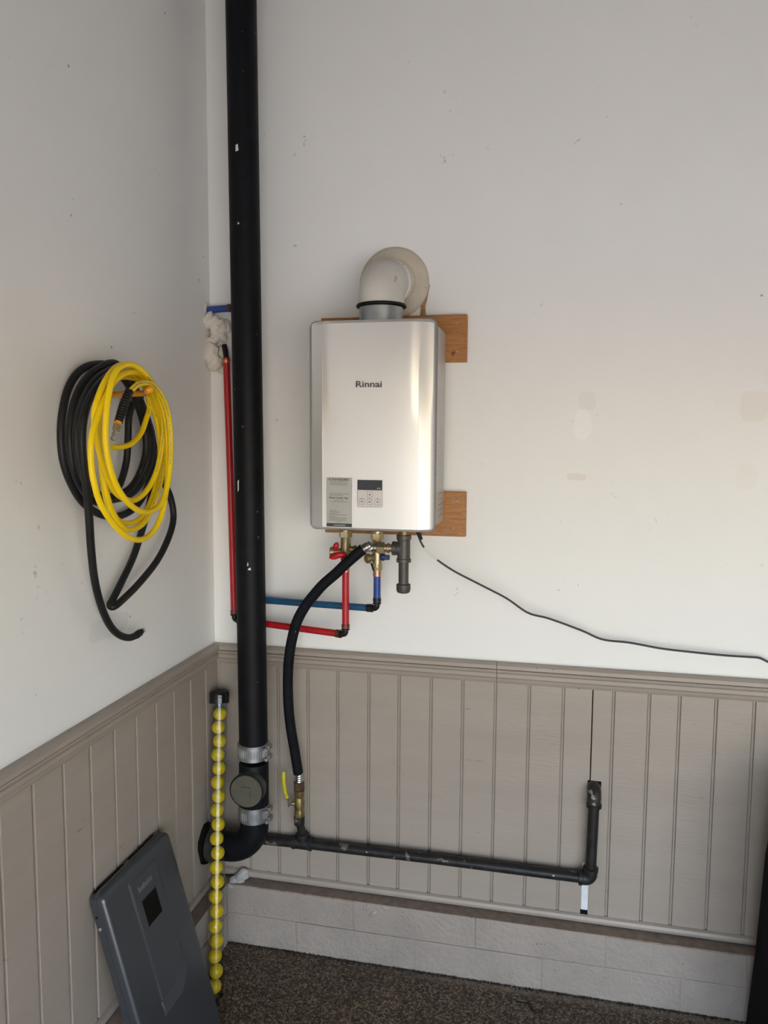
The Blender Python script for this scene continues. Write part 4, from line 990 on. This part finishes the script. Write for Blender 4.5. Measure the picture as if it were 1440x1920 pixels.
fr.add([cpnt(y, v, 0.0440) for y, v in inn] + [cpnt(y, v, 0.0500) for y, v in out_] + [cpnt(y + (0.004 if i > 1 else 0), v + (0.006 if i < 3 else 0), 0.0400) for i, (y, v) in enumerate(out_)] + [cpnt(y, v, 0.0395) for y, v in inn],
       [(i, i + 1, 5 + i, 4 + i) for i in range(3)] + [(4 + i, 5 + i, 9 + i, 8 + i) for i in range(3)] + [(8 + i, 9 + i, 13 + i, 12 + i) for i in range(3)] + [(12 + i, 13 + i, 1 + i, i) for i in range(3)] + [(0, 4, 8, 12), (3, 7, 11, 15)])
fr.build('foot_ridge', 'cover_grey', cvp, smooth=30, bevel=0.001)
win = [(-0.640, 0.098), (-0.570, 0.098), (-0.570, 0.166), (-0.640, 0.166)]
MB().extrude([cpnt(y, v, 0) for y, v in win], cn * 0.0300, cn * 0.0446).build('window_opening', 'gap_dark', cvp, smooth=0)
wfz = MB()
for (a, b) in (((-0.642, 0.0965), (-0.568, 0.098)), ((-0.642, 0.166), (-0.568, 0.1675)), ((-0.642, 0.0965), (-0.6405, 0.1675)), ((-0.5695, 0.0965), (-0.568, 0.1675))):
    wfz.add([cpnt(y, v, w) for w in (0.040, 0.0455) for y, v in ((a[0], a[1]), (b[0], a[1]), (b[0], b[1]), (a[0], b[1]))], [(0, 1, 2, 3), (4, 5, 6, 7), (0, 1, 5, 4), (1, 2, 6, 5), (2, 3, 7, 6), (3, 0, 4, 7)])
wfz.build('window_frame', 'cover_grey', cvp, smooth=0)
emb = MB()
for k in range(9):
    y = -0.640 + k * 0.0075
    v = 0.074
    emb.extrude([cpnt(y, v, 0), cpnt(y + 0.0045, v, 0), cpnt(y + 0.0045, v - (0.010 if k % 3 else 0.015), 0), cpnt(y, v - (0.008 if k % 2 else 0.013), 0)], cn * 0.0435, cn * 0.0447)
emb.build('worn_emblem', 'cover_mark', cvp, smooth=0)['label'] = 'worn pale emblem'
for y0, y1 in ((-0.755, -0.622), (-0.598, -0.468)):
    MB().extrude([cpnt(y0, -0.0006, 0), cpnt(y1, -0.0006, 0), cpnt(y1, 0.004, 0), cpnt(y0, 0.004, 0)], cn * 0.004, cn * 0.0125).build('slot', 'gap_dark', cvp, smooth=0)
for v in (0.085, 0.40):
    c = cpnt(CU0 - 0.0005, v, 0.0085)
    MB().lathe([(0.005, 0), (0.005, 0.002), (0.003, 0.003)], c, (0, -1, 0), 12).build('screw', 'steel_dull', cvp)
MB().lathe([(0.003, 0), (0.003, 0.001)], cpnt(CU0 - 0.0003, 0.055, 0.0085), (0, -1, 0), 10).build('screw_hole', 'gap_dark', cvp)

# ================================================================ black bag at the right edge, floor bits
eb = thing('equipment_bag', 'black fabric bag standing against the siding at the right edge', 'bag', (1.90, -0.26, 0.0))
def bag_ring(z, x0, x1, y0, y1, r):
    pts = []
    for cx, cy, a in ((x1 - r, y0 + r, -PI / 2), (x1 - r, y1 - r, 0), (x0 + r, y1 - r, PI / 2), (x0 + r, y0 + r, PI)):
        for i in range(7):
            t = a + (PI / 2) * i / 6
            pts.append(Vector((cx + r * math.cos(t), cy + r * math.sin(t), z)))
    return pts
MB().loft([bag_ring(0.0, 1.690, 2.10, -0.46, -0.085, 0.03), bag_ring(0.012, 1.678, 2.11, -0.47, -0.075, 0.035), bag_ring(0.25, 1.692, 2.10, -0.46, -0.075, 0.04), bag_ring(0.55, 1.702, 2.08, -0.44, -0.075, 0.05), bag_ring(0.74, 1.718, 2.06, -0.42, -0.085, 0.06), bag_ring(0.80, 1.750, 2.02, -0.38, -0.12, 0.06), bag_ring(0.815, 1.80, 1.98, -0.33, -0.16, 0.05)]).build('bag_body', 'bag_black', eb, smooth=60)
MB().tube(smooth_path([(1.80, -0.25, 0.80), (1.81, -0.25, 0.87), (1.89, -0.25, 0.895), (1.97, -0.25, 0.87), (1.98, -0.25, 0.80)], 6), 0.010, 10).build('bag_handle', 'bag_black', eb)
ws_ = thing('wire_scrap', 'short bent piece of black wire lying on the floor', 'wire', (1.0628,-0.1411,0))
MB().tube(smooth_path([(1.0285,-0.1204,0.0025),(1.0461,-0.1209,0.0025),(1.0621,-0.1218,0.0025),(1.0722,-0.1377,0.0025),(1.0789,-0.1541,0.0025),(1.0855,-0.1637,0.0025),(1.0977,-0.1542,0.0025),(1.11,-0.1403,0.0025)], 5), 0.0022, 8).build('strand', 'cord_black', ws_)
grit = MB()
for i in range(1100):
    x = random.uniform(0.07, 1.68)
    y = -0.061 - abs(random.gauss(0, 0.006)) * (1.0 if x > 0.5 else 0.9)
    s = random.uniform(0.0008, 0.0042)
    a = random.uniform(0, 6)
    p = [(x + s * math.cos(a + k * 2.1), y + s * math.sin(a + k * 2.1), 0.0) for k in range(3)] + [(x, y, s * 1.3)]
    grit.add(p, [(0, 1, 3), (1, 2, 3), (2, 0, 3), (0, 2, 1)])
go = grit.build('floor_grit', 'grit', smooth=0)
tag(go, 'dark grit and crumbs along the foot of the block footing', 'grit'); go['kind'] = 'stuff'
